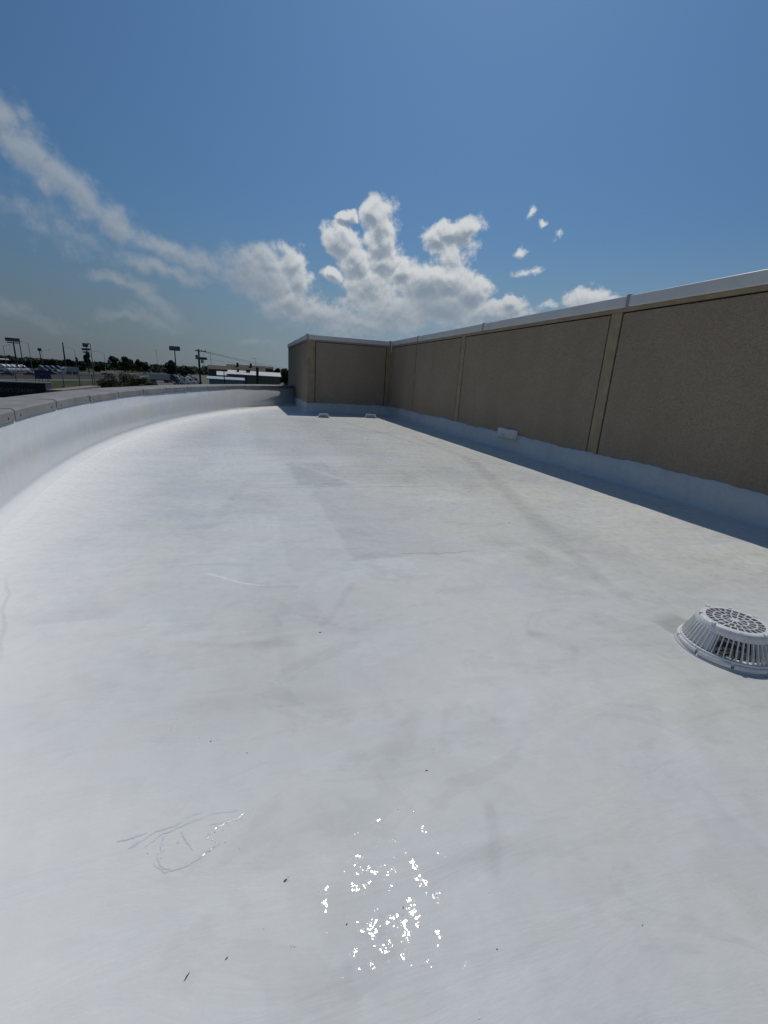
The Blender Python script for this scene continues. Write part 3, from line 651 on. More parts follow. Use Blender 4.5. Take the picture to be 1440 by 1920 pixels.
def blobs():
    """beads and drips of dried coating: every one has a facet that finds the sun"""
    rr = random.Random(11); vs, fs = [], []
    def bead(p, r, h):
        k = len(vs); n_ = 7
        for (q, z) in ((1, 0), (.72, .55), (.35, .9)):
            for i in range(n_):
                t = 2 * math.pi * i / n_; vs.append(p + Vector((math.cos(t) * r * q, math.sin(t) * r * q, z * h)))
        vs.append(p + Vector((0, 0, h)))
        for a in range(2):
            for i in range(n_): fs.append((k + a * n_ + i, k + a * n_ + (i + 1) % n_, k + (a + 1) * n_ + (i + 1) % n_, k + (a + 1) * n_ + i))
        fs.extend([(k + 2 * n_ + i, k + 2 * n_ + (i + 1) % n_, k + 3 * n_) for i in range(n_)])
    sp = [(x + rr.gauss(0, s), y + rr.gauss(0, s * .6)) for (x, y, s, n_) in ((310, 1355, 22, 7), (405, 1385, 22, 9), (530, 1372, 6, 3), (540, 1648, 8, 4), (543, 1775, 5, 3), (700, 1500, 60, 5), (720, 1700, 120, 6), (440, 1528, 16, 6), (400, 1570, 20, 6), (300, 1585, 30, 5), (1050, 915, 20, 3), (900, 1650, 200, 3), (500, 1850, 160, 3)) for _ in range(n_)]
    for (x, y) in sp: bead(on_roof(x, y), rr.uniform(.0016, .0045), rr.uniform(.0006, .0016))
    for _ in range(60):
        p = LN(rr.uniform(-1, 9), rr.uniform(-1, 4)); p.z = float(roof_z(np.float64(p.x), np.float64(p.y))); bead(p, rr.uniform(.001, .003), rr.uniform(.0003, .0009))
    o = mesh('coating_beads', vs, fs, M_GLOSS, smooth=True); tag(o, 'tiny glossy beads of dried white coating on the roof', 'coating beads', kind='stuff')
blobs()

# ================================================================== THE LAND BEYOND
def sheet(name, pts, z, material, kind='structure'):
    P = [gp(x, y, z) if isinstance(x, (int, float)) else x for x, y in pts]
    o = mesh(name, P, [tuple(range(len(P)))], material)
    if o.data.polygons[0].normal.z < 0: o.data.flip_normals()
    o['kind'] = kind; return o
G = GROUND
M_GRASS = mat('mown_grass', (.055, .062, .027), .95, var=.35, vscale=.15, spec=.1)
M_ASPH = mat('asphalt', (.036, .036, .035), .85, var=.2, vscale=.2, spec=.2)
M_CONC = mat('pale_concrete', (.13, .12, .105), .85, var=.15, vscale=.2, spec=.2)
b = MB(); nseg = 48; b.add([(9000 * math.cos(2 * math.pi * i / nseg), 9000 * math.sin(2 * math.pi * i / nseg), G) for i in range(nseg)], [tuple(range(nseg))])
struct(b.build('ground', M_GRASS))
sheet('highway', [(-80, 693.5), (-80, 707), (0, 712), (262, 713), (262, 699.5), (120, 697), (0, 696)], G + .02, M_ASPH)
sheet('highway_shoulder', [(-60, 695), (-60, 696.2), (0, 698), (120, 699), (262, 701.5), (262, 700.2), (120, 697.6), (0, 696.6)], G + .028, M_CONC)
sheet('highway_edge', [(-60, 707.5), (-60, 709.5), (0, 713.5), (262, 714), (262, 711.8), (0, 710.6)], G + .028, M_CONC)
sheet('median_grass', [(-60, 697.5), (-60, 699.2), (0, 701), (118, 702.3), (118, 700.3), (0, 699)], G + .036, M_GRASS)
sheet('truck_lot', [(-60, 686), (-60, 693), (0, 696), (118, 697), (118, 690), (0, 688)], G + .02, M_ASPH)
sheet('car_park', [(262, 704), (240, 723), (300, 760), (560, 740), (545, 702), (400, 703)], G + .02, M_CONC)
sheet('ramp', [(180, 700), (210, 698.6), (245, 693.5), (276, 690), (268, 689.3), (240, 692), (205, 696), (178, 698)], G + .03, M_CONC)

# distant wooded ridge
def leaf_cloud(centres, radii, n_per, size, rs, flat=.6):
    """leaf-sized quads spread through the volumes of ellipsoids (numpy)"""
    V = []
    for c, r in zip(centres, radii):
        n = int(n_per)
        u = rs.normal(size=(n, 3)); u /= np.linalg.norm(u, axis=1)[:, None]
        rad = rs.uniform(.55, 1.03, size=(n, 1)) ** .6
        p = np.array(c) + u * rad * np.array(r)
        a = rs.normal(size=(n, 3)); a /= np.linalg.norm(a, axis=1)[:, None]
        nrm = u + .8 * rs.normal(size=(n, 3)); nrm /= np.linalg.norm(nrm, axis=1)[:, None]
        t = np.cross(nrm, a); t /= np.linalg.norm(t, axis=1)[:, None] + 1e-9; bq = np.cross(nrm, t)
        s = size * rs.uniform(.5, 1.3, size=(n, 1))
        V.append(np.stack([p - t * s, p - bq * s * flat, p + t * s, p + bq * s * flat], 1))
    V = np.concatenate(V).reshape(-1, 3)
    return V
def quads(name, V, material, parent=None):
    me = bpy.data.meshes.new(name); n = len(V) // 4
    me.vertices.add(n * 4); me.vertices.foreach_set('co', V.astype(np.float32).ravel())
    me.loops.add(n * 4); me.loops.foreach_set('vertex_index', np.arange(n * 4, dtype=np.int32))
    me.polygons.add(n); me.polygons.foreach_set('loop_start', np.arange(0, n * 4, 4, dtype=np.int32))
    me.update(); me.validate(); me.materials.append(material)
    return link(bpy.data.objects.new(name, me), parent)
LEAF = leaf_mat('dark_foliage', (.022, .038, .016), (.045, .065, .028))
LEAF2 = leaf_mat('far_foliage', (.035, .055, .030), (.055, .08, .04))
LEAF3 = leaf_mat('olive_foliage', (.075, .078, .035), (.14, .13, .07))
BARK = mat('bark', (.06, .05, .04), .9)
rs = np.random.default_rng(21)
def hills():
    # low ridge, then its woods
    az = np.linspace(R(-85), R(25), 160); vs = []; fs = []
    prof = [(620, 0), (800, 2), (1050, 6.5), (1400, 8), (2200, 3), (3000, 0)]
    for a in az:
        k_ = .7 + .35 * math.sin(a * 5 + 1) + .25 * math.sin(a * 13) + (.35 if a > R(-22) else 0)
        for r, h in prof: vs.append((r * math.sin(a), r * math.cos(a), G - .1 + h * k_))
    m_ = len(prof)
    for i in range(len(az) - 1):
        for j in range(m_ - 1): fs.append((i * m_ + j, i * m_ + j + 1, (i + 1) * m_ + j + 1, (i + 1) * m_ + j))
    h = mesh('hills', vs, fs, mat('hill_grass', (.06, .075, .035), .95, var=.3, vscale=.02, spec=.1), smooth=True); h['kind'] = 'structure'
    cs, rr_ = [], []
    for i in range(1500):
        a = R(rs.uniform(-80, 20)); r = rs.choice([rs.uniform(640, 800), rs.uniform(1000, 1400)]); 
        k_ = .7 + .35 * math.sin(a * 5 + 1) + .25 * math.sin(a * 13) + (.35 if a > R(-22) else 0)
        base = G + k_ * np.interp(r, [p[0] for p in prof], [p[1] for p in prof]); hh = rs.uniform(3.0, 5.0) * (1.0 if r > 900 else .85)
        cs.append((r * math.sin(a), r * math.cos(a), base + hh * .9)); rr_.append((rs.uniform(6, 13), rs.uniform(6, 13), hh))
    V = leaf_cloud(cs, rr_, 70, 1.7, rs)
    o = quads('distant_woods', V, LEAF2); tag(o, 'long dark belt of woods along the low far hills', 'woods', kind='stuff')
hills()
def tree(name, label, base, height, width, group, material=LEAF, n=2600, trunk=.22, lobes=11, leaf=.28, seed=0, group_cat='tree'):
    r2 = np.random.default_rng(seed + 100); r_ = root(name, base, label, group_cat, group)
    q = MB(); q.tube((0, 0, 0), (0, 0, height * trunk), width * .035 + .05, width * .028 + .04, 7)
    for i in range(4):
        a = i * 1.6 + seed; q.tube((0, 0, height * trunk * .9), (math.cos(a) * width * .25, math.sin(a) * width * .25, height * (.45 + .08 * i)), width * .02 + .03, .02, 5)
    q.build('trunk', BARK, r_)
    cs, rr_ = [], []
    for i in range(lobes):
        a = r2.uniform(0, 6.28); q_ = r2.uniform(0, 1) ** .6; z = r2.uniform(trunk + .12, .86)
        taper = math.sin(math.pi * min(.98, max(.12, (z - trunk * .4) / (1.08 - trunk * .4)))) ** .6
        cs.append((math.cos(a) * width * .33 * q_ * taper, math.sin(a) * width * .33 * q_ * taper, height * z))
        s = r2.uniform(.7, 1.2); rr_.append((width * .2 * s, width * .2 * s, height * .15 * s))
    V = leaf_cloud(cs, rr_, n // lobes, leaf, r2); V[:, 2] = np.clip(V[:, 2], .05, None)
    quads('crown', V, material, r_)
    return r_
def tree_at(x, ytop, wpx, rng_, name, label, group, **kw):
    p = pt(x, ytop, rng_); d_ = ray(x, ytop); hgt = p.z - G
    px_w = (pt(x + wpx / 2, ytop, rng_) - pt(x - wpx / 2, ytop, rng_)); wd = math.hypot(px_w.x, px_w.y)
    return tree(name, label, Vector((p.x, p.y, G)), hgt, wd, group, **kw)
tree_at(320, 672, 27, 300, 'round_tree', 'dense dark egg shaped tree under the lone rectangular pole sign', None, n=5200, trunk=.05, lobes=20, leaf=.42, seed=1)
tree_at(212, 667, 28, 560, 'broad_tree', 'tallest left tree of the dark clump on the rise beyond the highway', 'clump of trees beyond the highway', leaf=.6, seed=2)
tree_at(232, 666.5, 34, 560, 'broad_tree', 'middle tree of the dark clump on the rise beyond the highway', 'clump of trees beyond the highway', leaf=.6, seed=3)
tree_at(245, 671, 30, 570, 'broad_tree', 'lower right tree of the dark clump on the rise beyond the highway', 'clump of trees beyond the highway', leaf=.6, seed=4)
tree_at(259, 672, 17, 600, 'broad_tree', 'small separate tree just right of the dark clump beyond the highway', 'clump of trees beyond the highway', leaf=.6, seed=5)
tree_at(271, 677, 22, 600, 'broad_tree', 'low tree sloping down between the clump and the round dark tree', 'clump of trees beyond the highway', leaf=.6, seed=15)
tree_at(162, 660, 19, 455, 'tall_tree', 'tall tree rising directly beneath the stacked highway pole signs', None, leaf=.55, seed=6, n=3200)
tree_at(143, 667, 7, 470, 'slim_tree', 'small pointed treetop left of the stacked pole signs', None, leaf=.5, seed=7, n=1200)
k_lab = ['behind the leftmost white truck cabs', 'behind the white truck cabs under the big billboard', 'between the two billboard posts and the dark cabs', 'behind the dark truck cabs', 'behind the blue highway sign', 'behind the white truck on the highway', 'between the white truck and the stacked signs', 'right of the stacked pole signs', 'beyond the highway near the ramp']
for i, (x, yt, wpx) in enumerate(((-14, 672, 34), (10, 673, 32), (36, 675, 30), (60, 673, 30), (82, 674, 30), (104, 675, 30), (128, 672, 26), (150, 678, 28), (184, 680, 30))):
    tree_at(x, yt, wpx, 440, 'lot_tree', 'dark broad tree ' + k_lab[i], 'dark trees behind the truck lot', leaf=.55, seed=30 + i, n=3000, lobes=14, trunk=.08)
for i, (x, yt, wpx, r, lab) in enumerate(((452, 684, 12, 330, 'small dark treetop between the red brown roofs'), (480, 682.5, 12, 330, 'dark rounded treetop over the brown roof behind the thick pole'), (506, 687, 22, 330, 'wide dark tree past the end of the brown roof'), (521, 689, 24, 300, 'dark tree above the right end of the pale roof'), (536, 689, 26, 290, 'dark tree against the edge of the far side wall'),
        (350, 686, 22, 420, 'low dark tree left of the utility pole'), (396, 686, 20, 400, 'low tree just right of the utility pole'), (340, 690, 20, 380, 'low tree behind the parked white cabs'))):
    tree_at(x, yt, wpx, r, 'dark_tree', lab, 'dark trees beyond the car park', leaf=.45, seed=50 + i, n=2200, trunk=.08)
for i, (x, yt, wpx, r, lab) in enumerate(((196, 709, 26, 120, 'leftmost scrubby olive bush past the coping'), (214, 699, 30, 118, 'tallest scrubby olive bush past the coping'), (232, 698, 30, 122, 'olive bush in the middle of the scrub past the coping'), (250, 701, 28, 120, 'rounded olive bush right of the tallest scrub'), (268, 706, 26, 118, 'low olive bush before the box trailer'), (284, 713, 22, 112, 'lowest rightmost olive bush before the box trailer'))):
    tree_at(x, yt, wpx * 1.5, r, 'olive_bush', lab, 'olive bushes beyond the parapet', material=LEAF3, leaf=.13, seed=70 + i, n=4200, trunk=.04, lobes=16, group_cat='bush')

# ---- vehicles (built about their own base point, nose towards -x)
M_TW = mat('white_truck_paint', (.72, .73, .74), .3, spec=.5, coat=.4); M_TD = mat('dark_truck_paint', (.05, .09, .10), .3, coat=.4)
M_GL = mat('dark_glass', (.02, .025, .03), .08, spec=.8); M_TY = mat('tyre_rubber', (.02, .02, .02), .85); M_RIM = mat('rim_metal', (.45, .45, .47), .35, metal=.8)
M_TRL = mat('trailer_grey', (.42, .43, .45), .5, var=.05); M_CARD = mat('dark_car_paint', (.03, .035, .05), .25, coat=.6)
def wheel(parent, x, y, r, w=.28):
    q = MB(); q.tube((x, y - w / 2, r), (x, y + w / 2, r), r, n=14); o = q.build('wheel', M_TY, parent)
    MB().tube((x, y - w / 2 - .01, r), (x, y + w / 2 + .01, r), r * .5, n=10).build('rim', M_RIM, o)
def truck(base, rz, label, group, paint=M_TW, trailer=0.0, trailer_paint=None, name='parked_truck'):
    r_ = root(name, base, label, 'truck', group, rz)
    q = MB(); q.prism([(-6.2, .6), (-6.3, 1.2), (-6.1, 1.75), (-4.6, 2.05), (-4.15, 3.0), (-3.9, 3.15), (-1.9, 3.15), (-1.9, .9), (-3.8, .6)], 'y', -1.15, 1.15); q.build('cab', paint, r_, bevel=.06)
    q = MB(); q.prism([(-3.95, 3.16), (-3.3, 3.75), (-2.4, 4.0), (-1.9, 4.0), (-1.9, 3.16)], 'y', -1.1, 1.1); q.build('roof_fairing', paint, r_, bevel=.08)
    q = MB(); q.add([(-4.63, -1.0, 2.10), (-4.63, 1.0, 2.10), (-4.19, 1.0, 2.95), (-4.19, -1.0, 2.95)], [(0, 1, 2, 3)]); q.build('windscreen', M_GL, r_)
    for s in (-1.158, 1.158):
        q = MB(); q.add([(-4.3, s, 2.15), (-3.3, s, 2.15), (-3.3, s, 2.9), (-4.05, s, 2.9)], [(0, 1, 2, 3)]); q.build('side_window', M_GL, r_)
        MB().tube((-3.0, s * .9, .95), (-1.7, s * .9, .95), .32, n=10).build('fuel_tank', M_RIM, r_)
    q = MB(); q.box(-6.36, -6.28, -.6, .6, .8, 1.7); q.build('grille', M_RIM, r_)
    q = MB(); q.box(-6.45, -6.2, -1.1, 1.1, .4, .75); q.build('bumper', M_RIM, r_)
    q = MB(); q.box(-6.0, .6, -.45, .45, .6, .9); q.build('chassis', M_DARK, r_)
    for y in (-1.02, 1.02):
        for x in (-5.2, -.9, .25): wheel(r_, x, y, .52)
    if trailer:
        q = MB(); q.box(-1.5, -1.5 + trailer, -1.28, 1.28, 1.25, 4.05); q.build('trailer_box', trailer_paint or paint, r_, bevel=.03)
        q = MB(); q.box(-1.3, -1.7 + trailer, -1.0, 1.0, .95, 1.24); q.build('trailer_frame', M_DARK, r_)
        for y in (-1.02, 1.02):
            for x in (trailer - 3.6, trailer - 2.4): wheel(r_, x, y, .52)
    return r_
def car(base, rz, label, paint, group, van=False):
    r_ = root('van' if van else 'parked_car', base, label, 'van' if van else 'car', group, rz)
    if van: body = [(-2.6, .35), (-2.65, .9), (-2.3, 1.15), (-1.7, 1.35), (-1.1, 2.1), (2.5, 2.15), (2.6, 1.9), (2.6, .35)]
    else: body = [(-2.3, .3), (-2.35, .65), (-2.2, .85), (-1.2, 1.0), (-.55, 1.42), (.75, 1.46), (1.6, 1.05), (2.25, .98), (2.35, .6), (2.3, .3)]
    MB().prism(body, 'y', -.88, .88).build('body', paint, r_, bevel=.06)
    q = MB(); gl = [(-1.55, 1.36), (-1.02, 1.98), (1.2 if van else .6, 1.98), (1.2, 1.36)] if van else [(-1.05, 1.02), (-.5, 1.36), (.7, 1.39), (1.35, 1.05)]
    for s in (-.887, .887): MB().add([(u, s, v) for u, v in gl], [(0, 1, 2, 3)]).build('side_window', M_GL, r_)
    for y in (-.8, .8):
        for x in (-1.45, 1.45): wheel(r_, x, y, .33, .22)
    return r_
def at_ground(x, y): p = gp(x, y); return Vector((p.x, p.y, G + .04))
def side_on(p, extra=0): return -facing(p) + extra            # x axis across the line of sight (towards the right)
# white cabs parked in a row at the far side of the highway
labs = ['white truck cab parked at the left edge, partly out of frame', 'white truck cab second from the left edge under the big billboard', 'white truck cab in the middle of the bright row under the billboard', 'white truck cab beneath the right billboard post', 'rightmost white truck cab of the bright row across the highway']
for i, x in enumerate((-4, 5, 14.5, 24, 33)):
    p = at_ground(x, 697.0); truck(p, side_on(p, R(148)) , labs[i], 'white truck cabs parked across the highway')
labs = ['leftmost dark teal truck cab left of the blue highway sign', 'dark teal truck cab just above the top of the blue highway sign', 'dark teal truck cab above the right side of the blue sign', 'rightmost dark truck cab of the dim row across the highway']
for i, x in enumerate((69, 80, 91, 102)):
    p = at_ground(x, 697.0); truck(p, side_on(p, R(148)), labs[i], 'dark truck cabs parked across the highway', M_TD if i % 2 else mat('slate_truck_paint', (.10, .15, .16), .3, coat=.4))
p = at_ground(131, 701.5); truck(p, side_on(p, R(22)), 'white cab and box truck driving on the highway left of the stacked signs', None, M_TW, 6.2, M_TRL, 'highway_truck')
p = at_ground(300, 717); truck(p + Vector((3, 0, 0)), side_on(p, R(180 + 14)), 'dark cabbed truck with a long grey box trailer parked beyond the bushes', None, mat('navy_truck_paint', (.03, .05, .09), .3, coat=.5), 8.6, M_TRL, 'trailer_truck')
labs = ['white sleeper cab parked nearest the grey box trailer', 'white sleeper cab second from the grey box trailer', 'white sleeper cab with bright roof in the middle of the group', 'white sleeper cab nearest the utility pole', 'white sleeper cab behind the others near the utility pole']
for i, (x, y, rr_) in enumerate(((318, 717, 15), (329, 722, 20), (341, 722, 15), (352, 721, 25), (346, 714, 18))):
    p = at_ground(x, y); truck(p, side_on(p, R(180 - 20 + rr_)), labs[i], 'white sleeper cabs in the car park')
p = at_ground(271, 703.5); car(p, side_on(p, R(10)), 'pale van driving down the ramp left of the round dark tree', M_TW, None, True)
p = at_ground(14, 704); car(p, side_on(p), 'dark blue car on the highway under the white cabs', mat('blue_car_paint', (.03, .05, .12), .25, coat=.6), 'cars on the highway')
p = at_ground(55.5, 704); car(p, side_on(p), 'black car on the highway left of the blue sign', M_CARD, 'cars on the highway')
p = at_ground(97, 702.5); car(p, side_on(p), 'dark car on the highway just right of the blue sign', M_CARD, 'cars on the highway')
p = at_ground(197, 703); car(p, side_on(p), 'dark car on the highway near the start of the ramp', M_CARD, 'cars on the highway')

# ---- pole signs
M_SRED = mat('dark_red_sign', (.14, .03, .035), .5); M_STEAL = mat('teal_sign', (.03, .13, .12), .5); M_SBLUE = mat('blue_sign', (.012, .03, .12), .5); M_SGREY = mat('purple_grey_sign', (.09, .065, .085), .6)
M_STRIPE = mat('sign_lettering', (.25, .25, .3), .5)
def panel(parent, x0, y0, x1, y1, rng_, material, name='sign_panel', t=.5):
    o = parent.location; a, b_, c, d_ = [pt(x, y, rng_) - o for x, y in ((x0, y0), (x1, y0), (x1, y1), (x0, y1))]
    zt, zb = (a.z + b_.z) / 2, (c.z + d_.z) / 2
    ax = Vector((b_.x - a.x, b_.y - a.y, 0)); dp = Vector((math.sin(facing(pt(x0, y0, 1))), math.cos(facing(pt(x0, y0, 1))), 0)) * t
    q = MB(); q.frame_box(Vector((a.x, a.y, zb)), ax, dp, Vector((0, 0, zt - zb))); return q.build(name, material, parent), (Vector((a.x, a.y, zb)), ax, zt - zb, dp.normalized())
def post(parent, x, y, rng_, r0, r1=None, name='post', material=None, n=8):
    p = pt(x, y, rng_) - parent.location; q = MB(); q.tube((p.x, p.y, G - parent.location.z - .1), p, r0, r1 or r0, n); return q.build(name, material or M_DARK, parent)
def sroot(name, x, y, rng_, label, cat, group=None):
    p = pt(x, y, rng_); return root(name, (p.x, p.y, G), label, cat, group)
r_ = sroot('billboard', 25, 640, 330, 'wide purple grey billboard on two tall posts at the far left', 'billboard')
pn, _ = panel(r_, 9, 633.6, 36.5, 640.2, 330, M_SGREY); panel(r_, 13, 641.6, 35.5, 643.4, 330, M_SGREY, 'catwalk'); post(r_, 24.8, 641, 331, .45, .3); post(r_, 36.2, 640, 331, .28, .2)
for i in range(5):
    q, info = panel(r_, 12 + i * 4.8, 636.2, 15.2 + i * 4.8, 638.4, 329.5, M_STRIPE, 'letter_block', .3)
r_ = sroot('pole_sign', 73.5, 655, 420, 'small dark blue square sign on a pole above the blue highway sign', 'sign')
panel(r_, 70, 652.8, 77.2, 658, 420, M_SBLUE); post(r_, 73.8, 656, 420.5, .3, .25)
r_ = sroot('blue_pylon', 118, 643, 415, 'thick plain blue pole standing alone against the sky', 'pole')
post(r_, 117.2, 642, 415, .62, .36, 'post', mat('blue_pole_paint', (.015, .03, .09), .5))
r_ = sroot('stacked_sign', 161, 650, 400, 'stacked dark red and teal signs on one pole over the tall tree', 'sign')
o, (A, ax, hh, dp) = panel(r_, 154, 643.2, 164.6, 650.4, 400, M_SRED)
panel(r_, 152.8, 652.8, 161, 656.6, 400, M_SRED); panel(r_, 161.2, 653, 168.4, 657.2, 400, M_STEAL); panel(r_, 155, 659, 167, 661.6, 400, M_STEAL); post(r_, 161, 648, 400.9, .35, .3)
r_ = sroot('lone_sign', 327, 653, 260, 'lone dark rectangular sign on a single pole beside the round tree', 'sign')
panel(r_, 316.8, 649.2, 337.2, 657.4, 260, M_SGREY); post(r_, 327.5, 656, 260.5, .32, .25)
for i, (yy) in enumerate((651.0, 653.4)):
    panel(r_, 319, yy, 334.5, yy + 1.1, 259.7, M_STRIPE, 'letter_strip', .2)
r_ = sroot('highway_sign', 79, 694, 150, 'blue highway service sign on four legs beside the road', 'sign')
o, (A, ax, hh, dp) = panel(r_, 63.8, 694.5, 94.2, 710.5, 150, M_SBLUE, t=.08)
for x in (66, 73, 79, 89.5): post(r_, x, 709, 150.3, .07)
for (x0, y0, x1, y1, mm) in ((68, 704.5, 74.5, 708.3, M_STRIPE), (85, 704.8, 87, 708, M_STRIPE), (89, 705.2, 91.5, 708.2, M_STRIPE), (77, 699.5, 81, 703.5, M_STEAL)):
    panel(r_, x0, y0, x1, y1, 149.9, mat('sign_symbol', (.05, .11, .24), .5) if mm is M_STRIPE else mm, 'symbol_plate', .04)

# ---- street lamps
def lamp(x, y, ax, ay, rng_, label, r=.11):
    r_ = sroot('street_lamp', x, y, rng_, label, 'street lamp', 'tall highway street lamps'); post(r_, x, y, rng_, r * 1.4, r, 'pole', M_GALV, 7)
    a = pt(x, y, rng_) - r_.location; b_ = pt(ax, ay, rng_) - r_.location; mid = (a + b_) / 2 + Vector((0, 0, (b_ - a).length * .08))
    q = MB(); q.tube(a, mid, .07, .06, 6); q.tube(mid, b_, .06, .05, 6); q.build('arm', M_GALV, r_)
    d_ = (b_ - a).normalized(); q = MB(); q.tube(b_ - d_ * .1, b_ + d_ * .7, .16, .1, 7); q.build('lamp_head', M_GALV, r_)
for x, y, ax, ay, r, lab in ((6, 649, 16, 647, 300, 'leftmost street lamp, just left of the big billboard'), (53, 644, 39, 640.6, 260, 'street lamp with a long arm reaching left to the big billboard'), (77.5, 659, 92, 655.8, 380, 'street lamp with its arm to the right behind the small square sign'),
        (139.6, 656, 121, 650.5, 320, 'street lamp between the blue pole and the stacked signs'), (195, 663, 178, 659, 330, 'street lamp right of the stacked signs, arm to the left'), (293, 656, 291, 656, 420, 'thin far lamp post left of the round dark tree'),
        (394.7, 662, 388, 661, 300, 'street lamp just right of the utility pole'), (479.5, 672, 475, 672, 300, 'short armed street lamp over the brown roof'), (169, 644.5, 165.5, 644.8, 100, 'tall nearer lamp post crossing in front of the stacked signs')):
    lamp(x, y, ax, ay, r, lab, .09 if r > 150 else .06)

# ---- chain link fence between the grass and the road
r_ = sroot('roadside_fence', 118, 705, 120, 'thin fence of dark posts with a rail added for the road shadow edge beside the highway grass', 'fence')
tops = [(28, 699), (117, 701.5), (147.5, 702.5), (172, 703.5), (196, 704.5)]
for i, (x, y) in enumerate(tops):
    post(r_, x, y, 120, .075, .06); p = pt(x, y + 22, 120) - r_.location
    q = MB(); q.tube((p.x, p.y, -.1), (p.x, p.y, p.z), .16, .10, 8); q.build('post_sleeve', M_DARK, r_)
for z_ in (0,):
    q = MB()
    for i in range(len(tops) - 1):
        q.tube(pt(*tops[i], 120) - r_.location - Vector((0, 0, .1)), pt(*tops[i + 1], 120) - r_.location - Vector((0, 0, .1)), .03, n=5)
    q.build('shadow_edge_rail', M_DARK, r_)  # dark rail put in for the shadow edge along the road

# ---- utility pole with platform, and its wires
M_WOOD = mat('creosoted_wood', (.045, .038, .032), .85, var=.2)
r_ = sroot('utility_pole', 372.5, 656, 95, 'dark wooden utility pole with a crossarm, transformer and platform', 'utility pole')
post(r_, 372.3, 654.5, 95, .19, .15, 'pole', M_WOOD)
def barpx(parent, name, x0, y0, x1, y1, rg, th, material, dy=0): 
    q = MB(); q.tube(pt(x0, y0, rg + dy) - parent.location, pt(x1, y1, rg + dy) - parent.location, th, n=6); return q.build(name, material, parent)
barpx(r_, 'crossarm', 365.5, 657.3, 386, 659.2, 95, .09, M_WOOD, -.2)
barpx(r_, 'platform', 374.5, 671.8, 388, 672.6, 95, .24, M_WOOD, -.25)
def cyl(parent, name, x, y0, y1, rg, r, material):
    a, b_ = pt(x, y0, rg), pt(x, y1, rg); q = MB(); q.tube(Vector((a.x, a.y, a.z)) - parent.location, Vector((a.x, a.y, b_.z)) - parent.location, r, n=12); return q.build(name, material, parent)
cyl(r_, 'transformer', 369.8, 665.5, 673.5, 94.6, .34, M_GALV); cyl(r_, 'transformer', 378.8, 675, 680.5, 94.6, .22, M_GALV)
for x in (366.5, 369.5, 377, 385): cyl(r_, 'insulator', x, 655.8, 658, 94.7, .07, M_GALV)
barpx(r_, 'brace', 371.2, 673, 372.2, 688, 94.8, .035, M_DARK); barpx(r_, 'brace', 382.2, 673, 382.6, 688, 94.8, .035, M_DARK)
def wire(label, a, b_, sag, r=.018):
    q = MB(); n_ = 24; P = [a.lerp(b_, i / n_) - Vector((0, 0, 4 * sag * (i / n_) * (1 - i / n_))) for i in range(n_ + 1)]
    for i in range(n_): q.tube(P[i], P[i + 1], r, n=4, caps=False)
    tag(q.build('power_line', M_DARK), label, 'power line', 'overhead power lines')
e = pt(600, 700, 330)
wire('upper overhead line running right from the utility pole crossarm', pt(386, 659, 95), e + Vector((0, 0, 1.2)), 1.2, .035)
wire('second overhead line just under the upper one from the crossarm', pt(379, 659, 95), e + Vector((1, 0, .6)), 1.5, .03)
wire('lower faint overhead line from the second crossarm', pt(387, 673, 95), e + Vector((1, 0, -.6)), .6, .02)
for (x, y, rg, th, lab) in ((482.3, 689, 60, .16, 'thick dark wooden post in front of the pale building'), (461.3, 704, 60, .10, 'shorter dark post left of the thick post before the pale building'), (419.8, 693, 75, .07, 'thin dark post at the left gable of the pale building')):
    q = sroot('wooden_post', x, y, rg, lab, 'post', 'dark posts before the pale building'); post(q, x, y, rg, th * 1.1, th, 'shaft', M_WOOD)
    barpx(q, 'cap', x - 1.6, y + .8, x + 1.6, y + .9, rg, th * .5, M_WOOD)

# ---- pale building with a white metal roof
M_SID = mat('beige_siding', (.17, .165, .14), .8, var=.08, vscale=1); M_WROOF = mat('white_metal_roof', (.70, .68, .64), .45, var=.05)
def gable_house(name, label, x0, x1, yeave, yridge, rng_, depth, wallm, roofm, cat='building', vents=0, gable_left=True):
    a, b_ = pt(x0, yeave, rng_), pt(x1, yeave, rng_); zE = (a.z + b_.z) / 2; zR = pt((x0 + x1) / 2, yridge, rng_ + depth * .5).z
    ln = Vector((b_.x - a.x, b_.y - a.y, 0)); X = ln.normalized(); Y = Vector((-X.y, X.x, 0)); Ln = ln.length
    r_ = root(name, (a.x, a.y, G), label, cat); h = zE - G; hr = max(zR - zE, .3); o = Vector((0, 0, 0)); Z = Vector((0, 0, 1))
    q = MB(); P = lambda u, v, z: X * u + Y * v + Z * z
    q.add([P(0, 0, -.2), P(Ln, 0, -.2), P(Ln, depth, -.2), P(0, depth, -.2), P(0, 0, h), P(Ln, 0, h), P(Ln, depth, h), P(0, depth, h), P(0, depth / 2, h + hr), P(Ln, depth / 2, h + hr)],
          [(0, 1, 5, 4), (2, 3, 7, 6), (1, 2, 6, 9, 5), (3, 0, 4, 8, 7)]); q.build('walls', wallm, r_)
    e = .35; q = MB(); t = .12; sl_ = hr / (depth / 2)
    for s, v0 in ((1, -e), (-1, depth + e)):
        pts = [P(-e, v0, h - e * sl_ + .02), P(Ln + e, v0, h - e * sl_ + .02), P(Ln + e, depth / 2, h + hr + .02), P(-e, depth / 2, h + hr + .02)]
        q.add(pts + [p + Z * t for p in pts], [(0, 1, 2, 3), (7, 6, 5, 4), (0, 4, 5, 1), (1, 5, 6, 2), (2, 6, 7, 3), (3, 7, 4, 0)])
    rf = q.build('roof', roofm, r_)
    return r_, P, Ln, h, hr, rf
r_, P, Ln, h, hr, rf = gable_house('pale_shed', 'long beige building with a bright white metal roof and dark roof vents', 428.5, 524.5, 704, 697.3, 120, 9, M_SID, M_WROOF)
